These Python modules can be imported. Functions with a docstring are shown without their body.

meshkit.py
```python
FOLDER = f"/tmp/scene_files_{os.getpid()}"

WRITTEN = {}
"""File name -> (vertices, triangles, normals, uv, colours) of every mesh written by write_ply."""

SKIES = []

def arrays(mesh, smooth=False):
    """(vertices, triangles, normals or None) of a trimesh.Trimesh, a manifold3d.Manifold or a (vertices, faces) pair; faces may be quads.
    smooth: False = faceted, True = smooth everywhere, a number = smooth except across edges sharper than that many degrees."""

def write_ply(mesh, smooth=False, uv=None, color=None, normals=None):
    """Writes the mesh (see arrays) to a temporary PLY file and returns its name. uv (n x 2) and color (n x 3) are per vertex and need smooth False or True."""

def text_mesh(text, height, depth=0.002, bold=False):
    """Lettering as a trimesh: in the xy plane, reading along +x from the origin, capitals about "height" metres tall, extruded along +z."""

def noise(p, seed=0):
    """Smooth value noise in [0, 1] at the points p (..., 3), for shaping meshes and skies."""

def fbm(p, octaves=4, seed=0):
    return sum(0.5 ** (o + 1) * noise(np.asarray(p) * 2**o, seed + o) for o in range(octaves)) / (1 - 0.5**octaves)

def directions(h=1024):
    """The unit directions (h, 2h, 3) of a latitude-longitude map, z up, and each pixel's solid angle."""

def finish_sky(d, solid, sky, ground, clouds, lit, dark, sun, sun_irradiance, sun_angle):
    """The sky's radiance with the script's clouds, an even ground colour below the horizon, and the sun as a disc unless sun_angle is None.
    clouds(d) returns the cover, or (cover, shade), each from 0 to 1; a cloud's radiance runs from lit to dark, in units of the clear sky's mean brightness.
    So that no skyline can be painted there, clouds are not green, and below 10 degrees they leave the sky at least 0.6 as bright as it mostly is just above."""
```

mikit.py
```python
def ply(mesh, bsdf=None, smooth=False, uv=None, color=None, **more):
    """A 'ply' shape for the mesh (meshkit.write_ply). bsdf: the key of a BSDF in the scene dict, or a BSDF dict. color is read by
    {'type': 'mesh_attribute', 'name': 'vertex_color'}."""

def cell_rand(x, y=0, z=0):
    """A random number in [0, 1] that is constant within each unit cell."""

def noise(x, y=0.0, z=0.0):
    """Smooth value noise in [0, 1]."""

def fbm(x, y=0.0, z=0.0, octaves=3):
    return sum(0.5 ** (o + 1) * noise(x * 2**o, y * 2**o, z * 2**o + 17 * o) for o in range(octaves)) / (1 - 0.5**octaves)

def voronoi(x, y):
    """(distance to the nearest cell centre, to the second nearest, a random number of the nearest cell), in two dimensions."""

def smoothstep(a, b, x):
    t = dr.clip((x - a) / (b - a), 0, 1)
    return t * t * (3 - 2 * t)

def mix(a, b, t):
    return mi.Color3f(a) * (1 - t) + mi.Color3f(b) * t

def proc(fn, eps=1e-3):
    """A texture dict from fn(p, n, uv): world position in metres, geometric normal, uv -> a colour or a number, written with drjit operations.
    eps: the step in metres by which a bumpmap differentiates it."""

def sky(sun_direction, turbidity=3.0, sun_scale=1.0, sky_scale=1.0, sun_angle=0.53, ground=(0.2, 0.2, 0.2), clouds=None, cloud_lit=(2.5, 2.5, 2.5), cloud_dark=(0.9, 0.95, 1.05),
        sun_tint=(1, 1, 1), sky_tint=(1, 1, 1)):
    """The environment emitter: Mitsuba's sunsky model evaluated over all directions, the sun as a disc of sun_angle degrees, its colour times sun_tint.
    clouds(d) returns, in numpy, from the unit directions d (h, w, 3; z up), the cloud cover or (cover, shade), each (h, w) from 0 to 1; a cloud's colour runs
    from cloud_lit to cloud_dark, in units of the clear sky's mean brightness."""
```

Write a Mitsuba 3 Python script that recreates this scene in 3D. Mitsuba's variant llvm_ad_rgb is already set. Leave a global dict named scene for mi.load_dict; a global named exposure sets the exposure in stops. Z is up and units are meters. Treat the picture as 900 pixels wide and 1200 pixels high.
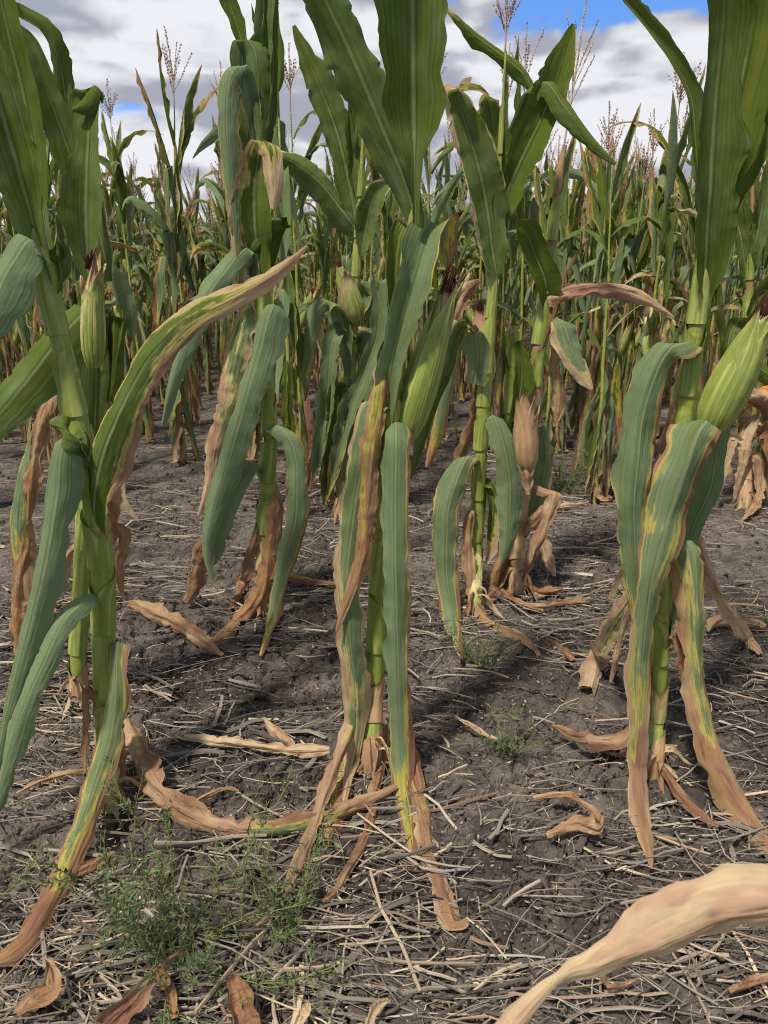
import math
import numpy as np
import trimesh
import drjit as dr
import mitsuba as mi
import mikit
import meshkit
from mikit import noise, fbm, voronoi, smoothstep, mix, cell_rand
from scipy.interpolate import PchipInterpolator

T = mi.ScalarTransform4f
scene, labels = {}, {}
# ------------------------------------------------------------------ camera, sky, exposure
CAM_H, PITCH = 1.30, 18.4
_p = math.radians(PITCH)
scene['camera'] = {'type': 'thinlens', 'fov': 54.54, 'fov_axis': 'x', 'aperture_radius': 0.0016, 'focus_distance': 2.15,
                   'near_clip': 0.02, 'far_clip': 2000.0,
                   'to_world': T().look_at(origin=[0, 0, CAM_H], target=[0, math.cos(_p), CAM_H - math.sin(_p)], up=[0, 0, 1])}


def cloud_cover(d):
    q = d * np.array([5.2, 5.2, 13.0])
    warp = np.stack([meshkit.fbm(q * 1.4 + 7, 3, 31), meshkit.fbm(q * 1.4 + 19, 3, 32), meshkit.fbm(q * 1.4 + 2, 3, 33)], -1) - 0.5
    q = q + warp * 0.9
    a = meshkit.fbm(q + 11.3, 8, 5)
    lo = meshkit.fbm(q + np.array([11.3, 11.3, 11.7]), 7, 5)      # the same a little higher up: bases darker than tops
    fine = meshkit.fbm(q * 5.0 + 1.7, 5, 55) - 0.5
    a, lo = a + 0.10 * fine, lo - 0.10 * fine
    b = meshkit.fbm(q * 0.6 + 3.1, 4, 77)
    gap = np.exp(-(((d[..., 0] - 0.26) / 0.20) ** 2 + ((d[..., 2] - 0.315) / 0.055) ** 2)) * 0.6
    cover = np.clip((a - gap + 0.25 * b - 0.425) / 0.085, 0, 1)
    cover = cover * cover * (3 - 2 * cover)
    shade = np.clip(0.30 + 5.0 * (lo - a) + 2.6 * (b - 0.45) + 0.8 * (a - 0.5), 0, 1)
    return cover, shade * shade * (3 - 2 * shade)


scene['sky'] = mikit.sky((-0.30, -0.38, 0.88), turbidity=3, sun_scale=1.0, sun_angle=5, sky_tint=(0.62, 0.86, 1.2), sun_tint=(0.93, 0.99, 1.08), clouds=cloud_cover,
                         cloud_lit=(2.15, 2.18, 2.28), cloud_dark=(0.98, 1.02, 1.22), ground=(0.1, 0.1, 0.08))
exposure = 2.2

# ------------------------------------------------------------------ materials
# Leaves carry uv = (senescence step + position across, seed + position along).


def leaf_color(p, n, uv):
    k, sd = dr.floor(uv.x), dr.floor(uv.y)
    u, v = uv.x - k, uv.y - sd
    s = k / 15.0
    e = dr.abs(2 * u - 1)
    h1 = cell_rand(sd, 3)
    h2 = 0.62 * (sd - 2 * dr.floor(sd / 2)) + 0.38 * cell_rand(sd, 9)
    nz = fbm(u * 3.2 + sd * 7.3, v * 9 + sd * 3.1, 0.5, 3)
    nf = fbm(u * 9 + sd, v * 36 + sd, 2.5, 2)
    grit = noise(u * 34 + sd, v * 130, 1.5)
    streak = noise(u * 70 + sd * 3, v * 4.0, 1.5) * 0.5 + noise(u * 27 + sd, v * 6, 4.5) * 0.5
    side = dr.select(h1 < 0.5, u, 1 - u)
    margin = e * e * e * e * (0.38 + 0.50 * s) * (0.35 + 1.2 * noise(u * 1.5 + sd, v * 7 + sd, 8.5))
    score = s * 1.75 - 1.20 + 0.80 * v * v * v * (0.5 + s) + margin + (0.9 * side ** 3 - 0.25) * smoothstep(0.1, 0.45, s) * (0.25 + 0.6 * cell_rand(sd, 4)) + (nz - 0.5) * 0.75 + (nf - 0.5) * 0.22 + (streak - 0.5) * 0.34 + (grit - 0.5) * 0.10
    green = mix(mi.Color3f(0.098, 0.143, 0.024), mi.Color3f(0.195, 0.268, 0.148), smoothstep(0.2, 0.8, 0.65 * h2 + 0.5 * (nz - 0.15)))  # second green is paler and bluish: leaf upper side with sky sheen painted in
    vein = dr.sin(u * 88.0) * smoothstep(0.3, 0.7, noise(u * 9 + sd, v * 4, 6.5))
    green = green * (0.74 + 0.44 * streak + 0.13 * vein)
    green = mix(green, mi.Color3f(0.17, 0.18, 0.035), 0.5 * smoothstep(0.55, 0.8, noise(u * 11 + sd, v * 2.2 + sd, 5.5)))
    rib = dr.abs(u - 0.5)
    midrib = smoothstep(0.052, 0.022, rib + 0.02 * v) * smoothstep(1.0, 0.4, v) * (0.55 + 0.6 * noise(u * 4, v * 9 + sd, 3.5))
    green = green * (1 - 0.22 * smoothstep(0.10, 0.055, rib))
    green = mix(green, mi.Color3f(0.29, 0.34, 0.17), 0.62 * midrib)
    yellow = mix(mi.Color3f(0.44, 0.38, 0.045), mi.Color3f(0.50, 0.44, 0.20), h1) * (0.75 + 0.45 * streak)
    brown = mix(mi.Color3f(0.33, 0.195, 0.10), mi.Color3f(0.235, 0.125, 0.085), smoothstep(0.35, 0.65, nz * 0.75 + 0.25 * cell_rand(sd, 6)))
    pale = dr.select(k > 15.5, 1.0, smoothstep(0.38, 0.90, noise(u * 2.5 + sd * 5, v * 6, 9.5) * 0.7 + 0.45 * h1))
    brown = mix(brown, mix(mi.Color3f(0.52, 0.41, 0.26), mi.Color3f(0.44, 0.29, 0.20), smoothstep(0.50, 0.74, nz)), pale)
    soft = dr.select(k > 15.5, 0.75, 1.0)
    brown = brown * 1.12 * (1 + soft * (0.72 * streak - 0.45)) * (0.82 + 0.36 * nf)
    brown = mix(brown, mi.Color3f(0.13, 0.075, 0.045), 0.6 * soft * smoothstep(0.62, 0.80, fbm(u * 5 + sd, v * 17 + sd, 3.5, 3)))
    c = mix(green, yellow, smoothstep(-0.20, -0.07, score) * 0.9)
    c = mix(c, brown, smoothstep(-0.014, 0.014, score))
    spot = smoothstep(0.80, 0.86, noise(u * 16 + sd, v * 60, 7.5)) * (0.35 + 0.5 * s)
    return mix(c, mi.Color3f(0.17, 0.10, 0.05), spot)


def leaf_bump(p, n, uv):
    k, sd = dr.floor(uv.x), dr.floor(uv.y)
    u, v = uv.x - k, uv.y - sd
    s = k / 15.0
    veins = dr.sin(u * 150) * 0.00016
    rib = smoothstep(0.07, 0.0, dr.abs(u - 0.5)) * 0.0012
    wr = fbm(u * 6 + sd * 3, v * 13, 0.5, 3) * (0.0028 + 0.004 * s) + noise(u * 26 + sd, v * 5, 3.5) * (0.001 + 0.0024 * s) + noise(u * 60 + sd, v * 9, 3.5) * 0.0009 * s
    return veins + rib + wr


scene['leaf_tissue'] = {'type': 'bumpmap', 'scale': 1.0, 'tex': mikit.proc(leaf_bump, eps=2e-3),
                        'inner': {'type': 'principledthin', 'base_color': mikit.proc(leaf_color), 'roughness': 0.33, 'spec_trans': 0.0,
                                  'diff_trans': 0.85, 'eta': 1.45, 'sheen': 0.0}}
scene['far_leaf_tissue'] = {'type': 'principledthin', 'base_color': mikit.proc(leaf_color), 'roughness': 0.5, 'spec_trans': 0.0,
                            'diff_trans': 0.85, 'eta': 1.38}


def stalk_color(p, n, uv):
    k, sd = dr.floor(uv.x), dr.floor(uv.y / 64)
    u, v = uv.x - k, uv.y - sd * 64
    f = v - dr.floor(v)
    s = k / 15.0
    h = cell_rand(sd, dr.floor(v), 5)
    nz = fbm(u * 5 + sd, v * 3 + sd * 5, 0.5, 3)
    st = noise(u * 34 + sd, v * 2.2, 1.5)
    sheath = smoothstep(0.04, 0.08, f) * smoothstep(0.86, 0.80, f)
    green = mix(mi.Color3f(0.27, 0.31, 0.055), mi.Color3f(0.185, 0.235, 0.05), sheath)
    green = green * (0.75 + 0.45 * st)
    brown = mix(mi.Color3f(0.34, 0.225, 0.11), mi.Color3f(0.20, 0.125, 0.07), nz) * (0.7 + 0.5 * st)
    score = s * 1.5 - 0.75 + (nz - 0.5) * 0.6 - v * 0.028 + (h - 0.5) * 0.4 * s + 0.12
    c = mix(green, mi.Color3f(0.26, 0.24, 0.05), smoothstep(-0.22, 0.0, score) * 0.8)
    c = mix(c, brown, smoothstep(-0.03, 0.10, score))
    node = smoothstep(0.05, 0.015, dr.minimum(f, 1 - f))
    c = mix(c, mi.Color3f(0.105, 0.075, 0.03), 0.40 * node)
    collar = smoothstep(0.045, 0.0, dr.abs(f - 0.83))
    c = mix(c, mi.Color3f(0.30, 0.24, 0.11), 0.35 * collar * noise(u * 4, v * 9, 0.5))
    return mix(c, mi.Color3f(0.10, 0.045, 0.03), 0.5 * smoothstep(0.72, 0.85, noise(u * 9 + sd, v * 13, 5.5)))


def stalk_bump(p, n, uv):
    u = uv.x - dr.floor(uv.x)
    return noise(u * 40, uv.y * 1.2, 1.5) * 0.0010 + noise(u * 7, uv.y * 9, 2.5) * 0.0012


scene['stalk_tissue'] = {'type': 'bumpmap', 'scale': 1.0, 'tex': mikit.proc(stalk_bump, eps=2e-3),
                         'inner': {'type': 'principled', 'base_color': mikit.proc(stalk_color), 'roughness': 0.42, 'specular': 0.45}}


def husk_color(p, n, uv):
    k, sd = dr.floor(uv.x), dr.floor(uv.y)
    u, v = uv.x - k, uv.y - sd
    s = k / 15.0
    nz = fbm(u * 4 + sd * 3, v * 5 + sd, 0.5, 3)
    st = noise(u * 30 + sd, v * 2.5, 1.5)
    e = dr.abs(2 * u - 1)
    green = mix(mi.Color3f(0.165, 0.225, 0.040), mi.Color3f(0.29, 0.33, 0.095), smoothstep(0.3, 0.8, st)) * (0.72 + 0.45 * nz)
    tan = mix(mi.Color3f(0.42, 0.29, 0.16), mi.Color3f(0.27, 0.16, 0.085), nz) * (0.7 + 0.5 * st)
    score = s * 1.6 - 0.95 + 0.75 * v * v * v + 0.38 * e * e * e * e + (nz - 0.5) * 0.6
    c = mix(green, mi.Color3f(0.40, 0.36, 0.17), smoothstep(-0.28, -0.02, score) * 0.8)
    return mix(c, tan, smoothstep(-0.03, 0.12, score))


def husk_bump(p, n, uv):
    u, v = uv.x - dr.floor(uv.x), uv.y - dr.floor(uv.y)
    return dr.sin(u * 90) * 0.0003 + noise(u * 30, v * 2, uv.x) * 0.0012 + fbm(u * 5, v * 5, uv.y, 2) * 0.004


scene['husk_tissue'] = {'type': 'bumpmap', 'scale': 1.0, 'tex': mikit.proc(husk_bump, eps=2e-3),
                        'inner': {'type': 'twosided', 'b': {'type': 'principled', 'base_color': mikit.proc(husk_color), 'roughness': 0.45, 'specular': 0.4}}}


def vc(rough):
    return {'type': 'twosided', 'b': {'type': 'principled', 'base_color': {'type': 'mesh_attribute', 'name': 'vertex_color'}, 'roughness': rough, 'specular': 0.3}}


scene['dry_fibre'] = vc(0.65)
scene['weed_green'] = {'type': 'principledthin', 'base_color': {'type': 'mesh_attribute', 'name': 'vertex_color'}, 'roughness': 0.5, 'spec_trans': 0.0, 'diff_trans': 0.6, 'eta': 1.35}


def soil_color(p, n, uv):
    a = fbm(p.x * 2.3, p.y * 2.3, 0.5, 4)
    b = fbm(p.x * 17, p.y * 17, 3.5, 4)
    c = noise(p.x * 190, p.y * 190, p.z * 190)
    g = noise(p.x * 420, p.y * 420, 1.5)
    base = mix(mi.Color3f(0.034, 0.030, 0.027), mi.Color3f(0.104, 0.092, 0.081), smoothstep(0.32, 0.68, 0.6 * a + 0.4 * b))
    base = base * (0.62 + 0.36 * b + 0.36 * c)
    return mix(base, mi.Color3f(0.26, 0.22, 0.17), 0.55 * smoothstep(0.86, 0.97, g) * smoothstep(0.4, 0.6, b))


def soil_bump(p, n, uv):
    w = fbm(p.x * 30, p.y * 30, 0.5, 2) * 0.8
    f1, f2, r = voronoi(p.x * 26 + w, p.y * 26 + w)
    return -0.006 * smoothstep(0.10, 0.0, f2 - f1) + fbm(p.x * 70, p.y * 70, p.z * 70, 4) * 0.014 + noise(p.x * 260, p.y * 260, 1.5) * 0.004


scene['soil'] = {'type': 'bumpmap', 'scale': 1.0, 'tex': mikit.proc(soil_bump, eps=2e-3),
                 'inner': {'type': 'principled', 'base_color': mikit.proc(soil_color), 'roughness': 0.92, 'specular': 0.15}}


# ------------------------------------------------------------------ helpers
def numbered(name, pool):
    if name not in pool:
        return name
    k = 1
    while f'{name}_{k:03d}' in pool:
        k += 1
    return f'{name}_{k:03d}'


def thing(name, label, cat, group=None):
    key = numbered(name, labels)
    labels[key] = {'label': label, 'category': cat}
    if group:
        labels[key]['group'] = group
    return key


def part(holder, name, shape, label=None):
    key = numbered(holder + '__' + name, scene)
    scene[key] = shape
    if label:
        labels[key] = {'label': label}
    return key


def soil_z(x, y):
    """Height of the ground at x, y (arrays)."""
    x, y = np.asarray(x, float), np.asarray(y, float)
    p = np.stack([x, y, np.zeros_like(x)], -1)
    z = (meshkit.fbm(p * 1.6 + 5, 3, 1) - 0.5) * 0.07
    z = z + (meshkit.fbm(p * 9 + 2, 3, 2) - 0.5) * 0.024
    return z


def cells(x, y, scale, seed):
    """Distances to the two nearest of jittered points."""
    qx, qy = x * scale, y * scale
    ix, iy = np.floor(qx), np.floor(qy)
    f1, f2 = np.full(x.shape, 9.0), np.full(x.shape, 9.0)
    hr = np.zeros(x.shape)

    def hsh(a, b, s):
        v = np.sin(a * 127.1 + b * 311.7 + s * 74.7) * 43758.5453
        return v - np.floor(v)
    for a in (-1, 0, 1):
        for b in (-1, 0, 1):
            cx, cy = ix + a, iy + b
            d = np.hypot(cx + hsh(cx, cy, seed) - qx, cy + hsh(cx, cy, seed + 1) - qy)
            f2 = np.where(d < f1, f1, np.minimum(f2, d))
            hr = np.where(d < f1, hsh(cx, cy, seed + 2), hr)
            f1 = np.minimum(f1, d)
    return f1, f2, hr


def curve(P, n, dense_end=False):
    """A smooth curve through control points (m, k): n samples of all columns."""
    P = np.asarray(P, float)
    d = np.r_[0, np.cumsum(np.maximum(np.linalg.norm(np.diff(P[:, :3], axis=0), axis=1), 1e-5))]
    t = np.linspace(0, d[-1], n)
    if len(P) == 2:
        return np.stack([np.interp(t, d, P[:, j]) for j in range(P.shape[1])], 1)
    return PchipInterpolator(d, P, axis=0)(t)


def unit(a):
    return a / np.maximum(np.linalg.norm(a, axis=-1, keepdims=True), 1e-9)


def grid_faces(ns, na, wrap=False):
    m = na if wrap else na - 1
    i, j = np.meshgrid(np.arange(ns - 1), np.arange(m), indexing='ij')
    k = (j + 1) % na
    q = np.stack([i * na + j, i * na + k, (i + 1) * na + k, (i + 1) * na + j], -1).reshape(-1, 4)
    return np.vstack([q[:, [0, 1, 2]], q[:, [0, 2, 3]]])


def ribbon(P, across, ns=30, na=7, curl=0.6, ruf=0.1, sen=0.1, seed=0, fray=0.0, tone=0, twist=1.0, fold=0.36, crumple=1.0):
    """A leaf blade. P: rows (x, y, z, width, roll in degrees); across: the direction of its width."""
    rng = np.random.default_rng(1000 + seed)
    C = curve(P, ns)
    c, w, roll = C[:, :3].copy(), C[:, 3], np.radians(C[:, 4])
    t = np.linspace(0, 1, ns)
    Tn = unit(np.gradient(c, axis=0))
    A = np.asarray(across, float)
    B = unit(A - (Tn @ A)[:, None] * Tn)
    for i in range(1, ns):
        if B[i] @ B[i - 1] < 0:
            B[i] = -B[i]
    for _ in range(2):
        B[1:-1] = unit(B[:-2] + 2 * B[1:-1] + B[2:])
    N = np.cross(B, Tn)
    B, N = B * np.cos(roll)[:, None] + N * np.sin(roll)[:, None], N * np.cos(roll)[:, None] - B * np.sin(roll)[:, None]
    L = np.linalg.norm(np.diff(c, axis=0), axis=1).sum()
    a = np.linspace(-1, 1, na)
    dry = float(np.clip((sen - 0.45) / 0.4, 0, 1))
    zz = 0 * t
    half = (w / 2 * (1 + (meshkit.fbm(np.stack([t * L * 14, zz + seed, zz], -1), 3, 4) - 0.5) * (0.25 + 0.55 * dry) * crumple))[:, None]
    lv = meshkit.noise(np.stack([t * L * 7 + 3, zz + seed * 1.3, zz], -1), 3)
    cu = np.sign(curl) * np.maximum(np.abs(curl) * (0.55 + 0.9 * lv - 0.8 * dry * meshkit.noise(np.stack([t * L * 11, zz + seed, zz + 4], -1), 5)), 0.06)[:, None]
    tw = (meshkit.fbm(np.stack([t * L * 5, zz + seed * 2.1, zz + 8], -1), 2, 6) - 0.5) * math.radians(30 + 70 * dry) * twist
    B, N = B * np.cos(tw)[:, None] + N * np.sin(tw)[:, None], N * np.cos(tw)[:, None] - B * np.sin(tw)[:, None]
    th = a[None] * cu
    r = half / np.sin(np.minimum(np.abs(cu), 1.45))
    off_b = r * np.sin(th)
    for sgn, q in ((-1, 0.0), (1, 9.0)):      # nicks in the margins
        nick = np.clip(meshkit.noise(np.stack([t * L * 55, zz + seed + q, zz], -1), 12) - 0.70, 0, 1) * meshkit.noise(np.stack([t * L * 9, zz + seed + q, zz], -1), 13) * (0.8 + 1.6 * dry)
        off_b = off_b * (1 - nick[:, None] * (np.clip(sgn * a, 0, 1) ** 4)[None])
    off_n = r * (1 - np.cos(th)) * np.sign(cu)
    # a crease along the midrib, waves along the edges
    off_n = off_n + np.sign(cu) * half * fold * np.abs(a)[None]
    fr = L / np.maximum(0.05, 1.25 * w.max())
    for sgn, q in ((-1, 0.0), (1, 20.0)):
        m = np.clip(sgn * a, 0, 1) ** 2.2
        wave = 2.6 * (meshkit.noise(np.stack([t * fr * 1.5, zz + seed + q, zz], -1), 1) - 0.5) + 1.5 * (meshkit.noise(np.stack([t * fr * 3.4, zz + seed + q, zz], -1), 2) - 0.5)
        off_n = off_n + m[None] * wave[:, None] * half * (0.07 + min(ruf, 0.13)) * 1.9
        off_b = off_b * (1 + 0.13 * (m * (np.abs(a) > 0.5))[None] * wave[:, None])
    if dry > 0:
        ph = meshkit.noise(np.stack([t * L * 6, zz + seed, zz], -1), 9)[:, None] * 5
        off_n = off_n + half * 0.12 * dry * crumple * np.sin(a[None] * 6.5 + ph)
    pts = c[:, None] + B[:, None] * off_b[..., None] + N[:, None] * off_n[..., None]
    j = (meshkit.fbm(np.stack([t * L * 9, zz + seed * 1.7, zz], -1), 2, 8) - 0.5) * (0.12 + 0.35 * dry) * crumple
    pts = pts + N[:, None] * (j * w)[:, None, None]
    if fray:
        g = (meshkit.fbm(pts * 30, 2, seed) - 0.5) * fray * 1.6
        pts = pts + N[:, None] * g[..., None] * w[:, None, None] + B[:, None] * (g * a[None] ** 2 * np.sign(a)[None])[..., None] * w[:, None, None]
    k, sd = int(round(np.clip(sen, 0, 1.07) * 15)), (seed % 30) * 2 + tone
    uu = k + 0.02 + 0.96 * (a + 1) / 2
    vv = sd + 0.01 + 0.98 * t
    uv = np.stack(np.broadcast_arrays(uu[None], vv[:, None]), -1).reshape(-1, 2)
    return (pts.reshape(-1, 3), grid_faces(ns, na)), uv


def leaf_shape(*args, bsdf='leaf_tissue', **kw):
    m, uv = ribbon(*args, **kw)
    return mikit.ply(m, bsdf, smooth=True, uv=uv)


def tube(c, R, sides=8, capped=True):
    c, R = np.asarray(c, float), np.asarray(R, float)
    Tn = unit(np.gradient(c, axis=0))
    A = np.array([1.0, 0.13, 0.07]) if abs(Tn[:, 0]).mean() < 0.8 else np.array([0.1, 0.2, 1.0])
    B = unit(A - (Tn @ A)[:, None] * Tn)
    N = np.cross(Tn, B)
    g = np.arange(sides) * 2 * math.pi / sides
    v = c[:, None] + R[:, None, None] * (np.cos(g)[None, :, None] * B[:, None] + np.sin(g)[None, :, None] * N[:, None])
    f = grid_faces(len(c), sides, True)
    v = v.reshape(-1, 3)
    if capped:
        n = len(v)
        v = np.vstack([v, c[:1], c[-1:]])
        j = np.arange(sides)
        e = (len(c) - 1) * sides
        f = np.vstack([f, np.stack([np.full(sides, n), (j + 1) % sides, j], 1), np.stack([np.full(sides, n + 1), e + j, e + (j + 1) % sides], 1)])
    return v, f


def stalk_mesh(P, sides=12, per=9, sen=0.2, seed=0, node=0.15):
    """A stalk: rows (x, y, z, radius); nodes every `node` metres, a sheath over the lower part of each internode."""
    P = np.asarray(P, float)
    L = np.linalg.norm(np.diff(P[:, :3], axis=0), axis=1).sum()
    nn = max(2, int(round(L / node)))
    C = curve(P, 2000)
    C[:, 3] *= 0.88
    fr = np.array([0, 0.03, 0.07, 0.3, 0.55, 0.79, 0.83, 0.87, 0.97])[:per] if per == 9 else np.array([0, 0.06, 0.8, 0.88])
    v = np.r_[(np.arange(nn)[:, None] + fr[None]).ravel(), nn]
    gap = np.cumsum(np.r_[0, np.random.default_rng(seed).uniform(0.6, 1.4, nn)])
    gap *= nn / gap[-1]
    vs = np.interp(v, np.arange(nn + 1), gap)
    f = v - np.floor(v)
    c = np.stack([np.interp(vs / nn, np.linspace(0, 1, 2000), C[:, j]) for j in range(3)], 1)
    zig = np.where(np.floor(v).astype(int) % 2 == 0, 1, -1) * (0.5 - f) * 0.004
    c[:, 0] += zig
    r = np.interp(vs / nn, np.linspace(0, 1, 2000), C[:, 3])
    r = r * np.where((f < 0.02) | (f > 0.96), 1.06, np.where(f < 0.83, 1.06 - 0.05 * f, np.where(f < 0.85, 0.98, 0.94)))
    m = sides + 1
    g = np.arange(m) * 2 * math.pi / sides
    Tn = unit(np.gradient(c, axis=0))
    A = np.array([1.0, 0.1, 0.05])
    B = unit(A - (Tn @ A)[:, None] * Tn)
    N = np.cross(Tn, B)
    oval = 1 + 0.10 * np.cos(g)
    pts = c[:, None] + (r[:, None] * oval[None])[..., None] * (np.cos(g)[None, :, None] * B[:, None] + np.sin(g)[None, :, None] * N[:, None])
    k = int(round(sen * 15))
    uv = np.stack(np.broadcast_arrays(k + 0.01 + 0.98 * np.arange(m)[None] / sides, (seed % 9) * 64 + v[:, None]), -1).reshape(-1, 2)
    return (pts.reshape(-1, 3), grid_faces(len(v), m)), uv


def stalk_shape(P, **kw):
    m, uv = stalk_mesh(P, **kw)
    return mikit.ply(m, 'stalk_tissue', smooth=True, uv=uv)


def sheath_mesh(P, z0, z1, sen, seed, ang):
    """The leaf sheath wrapped round a stalk between two fractions of its length, its free edge lapped over."""
    rng = np.random.default_rng(seed)
    C = curve(np.asarray(P, float), 400)
    ns, na = 12, 19
    t = np.linspace(0, 1, ns)
    c = np.stack([np.interp(z0 + (z1 - z0) * t, np.linspace(0, 1, 400), C[:, j]) for j in range(4)], 1)
    Tn = unit(np.gradient(c[:, :3], axis=0))
    A = np.array([1.0, 0.1, 0.05])
    B = unit(A - (Tn @ A)[:, None] * Tn)
    N = np.cross(Tn, B)
    x = np.linspace(-1, 1, na)
    th = ang + x[None] * (3.35 - 0.9 * t[:, None] ** 3)
    flare = 0.003 * t[:, None] ** 4 * np.abs(x)[None] ** 2 + 0.0022 * np.abs(x)[None] + 0.0016 * meshkit.noise(np.stack(np.broadcast_arrays(x[None] * 4, t[:, None] * 3, np.full((1, 1), float(seed))), -1), 2)
    r = c[:, 3][:, None] * 0.96 + 0.0012 + flare
    pts = c[:, None, :3] + r[..., None] * (np.cos(th)[..., None] * B[:, None] + np.sin(th)[..., None] * N[:, None])
    pts = pts + Tn[:, None] * (t[:, None] ** 2 * (0.02 * np.cos(x * 2.6)[None] - 0.012) + 0.004 * (meshkit.noise(np.stack(np.broadcast_arrays(x[None] * 5, t[:, None] * 0, np.full((1, 1), seed + 0.5)), -1), 7) - 0.5) * t[:, None])[..., None]
    k = int(round(sen * 15))
    uv = np.stack(np.broadcast_arrays(k + 0.02 + 0.96 * (x[None] + 1) / 2, (seed % 30) * 2 + 1 + 0.05 + 0.6 * t[:, None]), -1).reshape(-1, 2)
    return (pts.reshape(-1, 3), grid_faces(ns, na)), uv


def frame(d):
    d = unit(np.asarray(d, float))
    a = np.array([0, 0, 1.0]) if abs(d[2]) < 0.9 else np.array([0, 1.0, 0])
    b = unit(np.cross(d, a))
    return d, b, np.cross(d, b)


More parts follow.
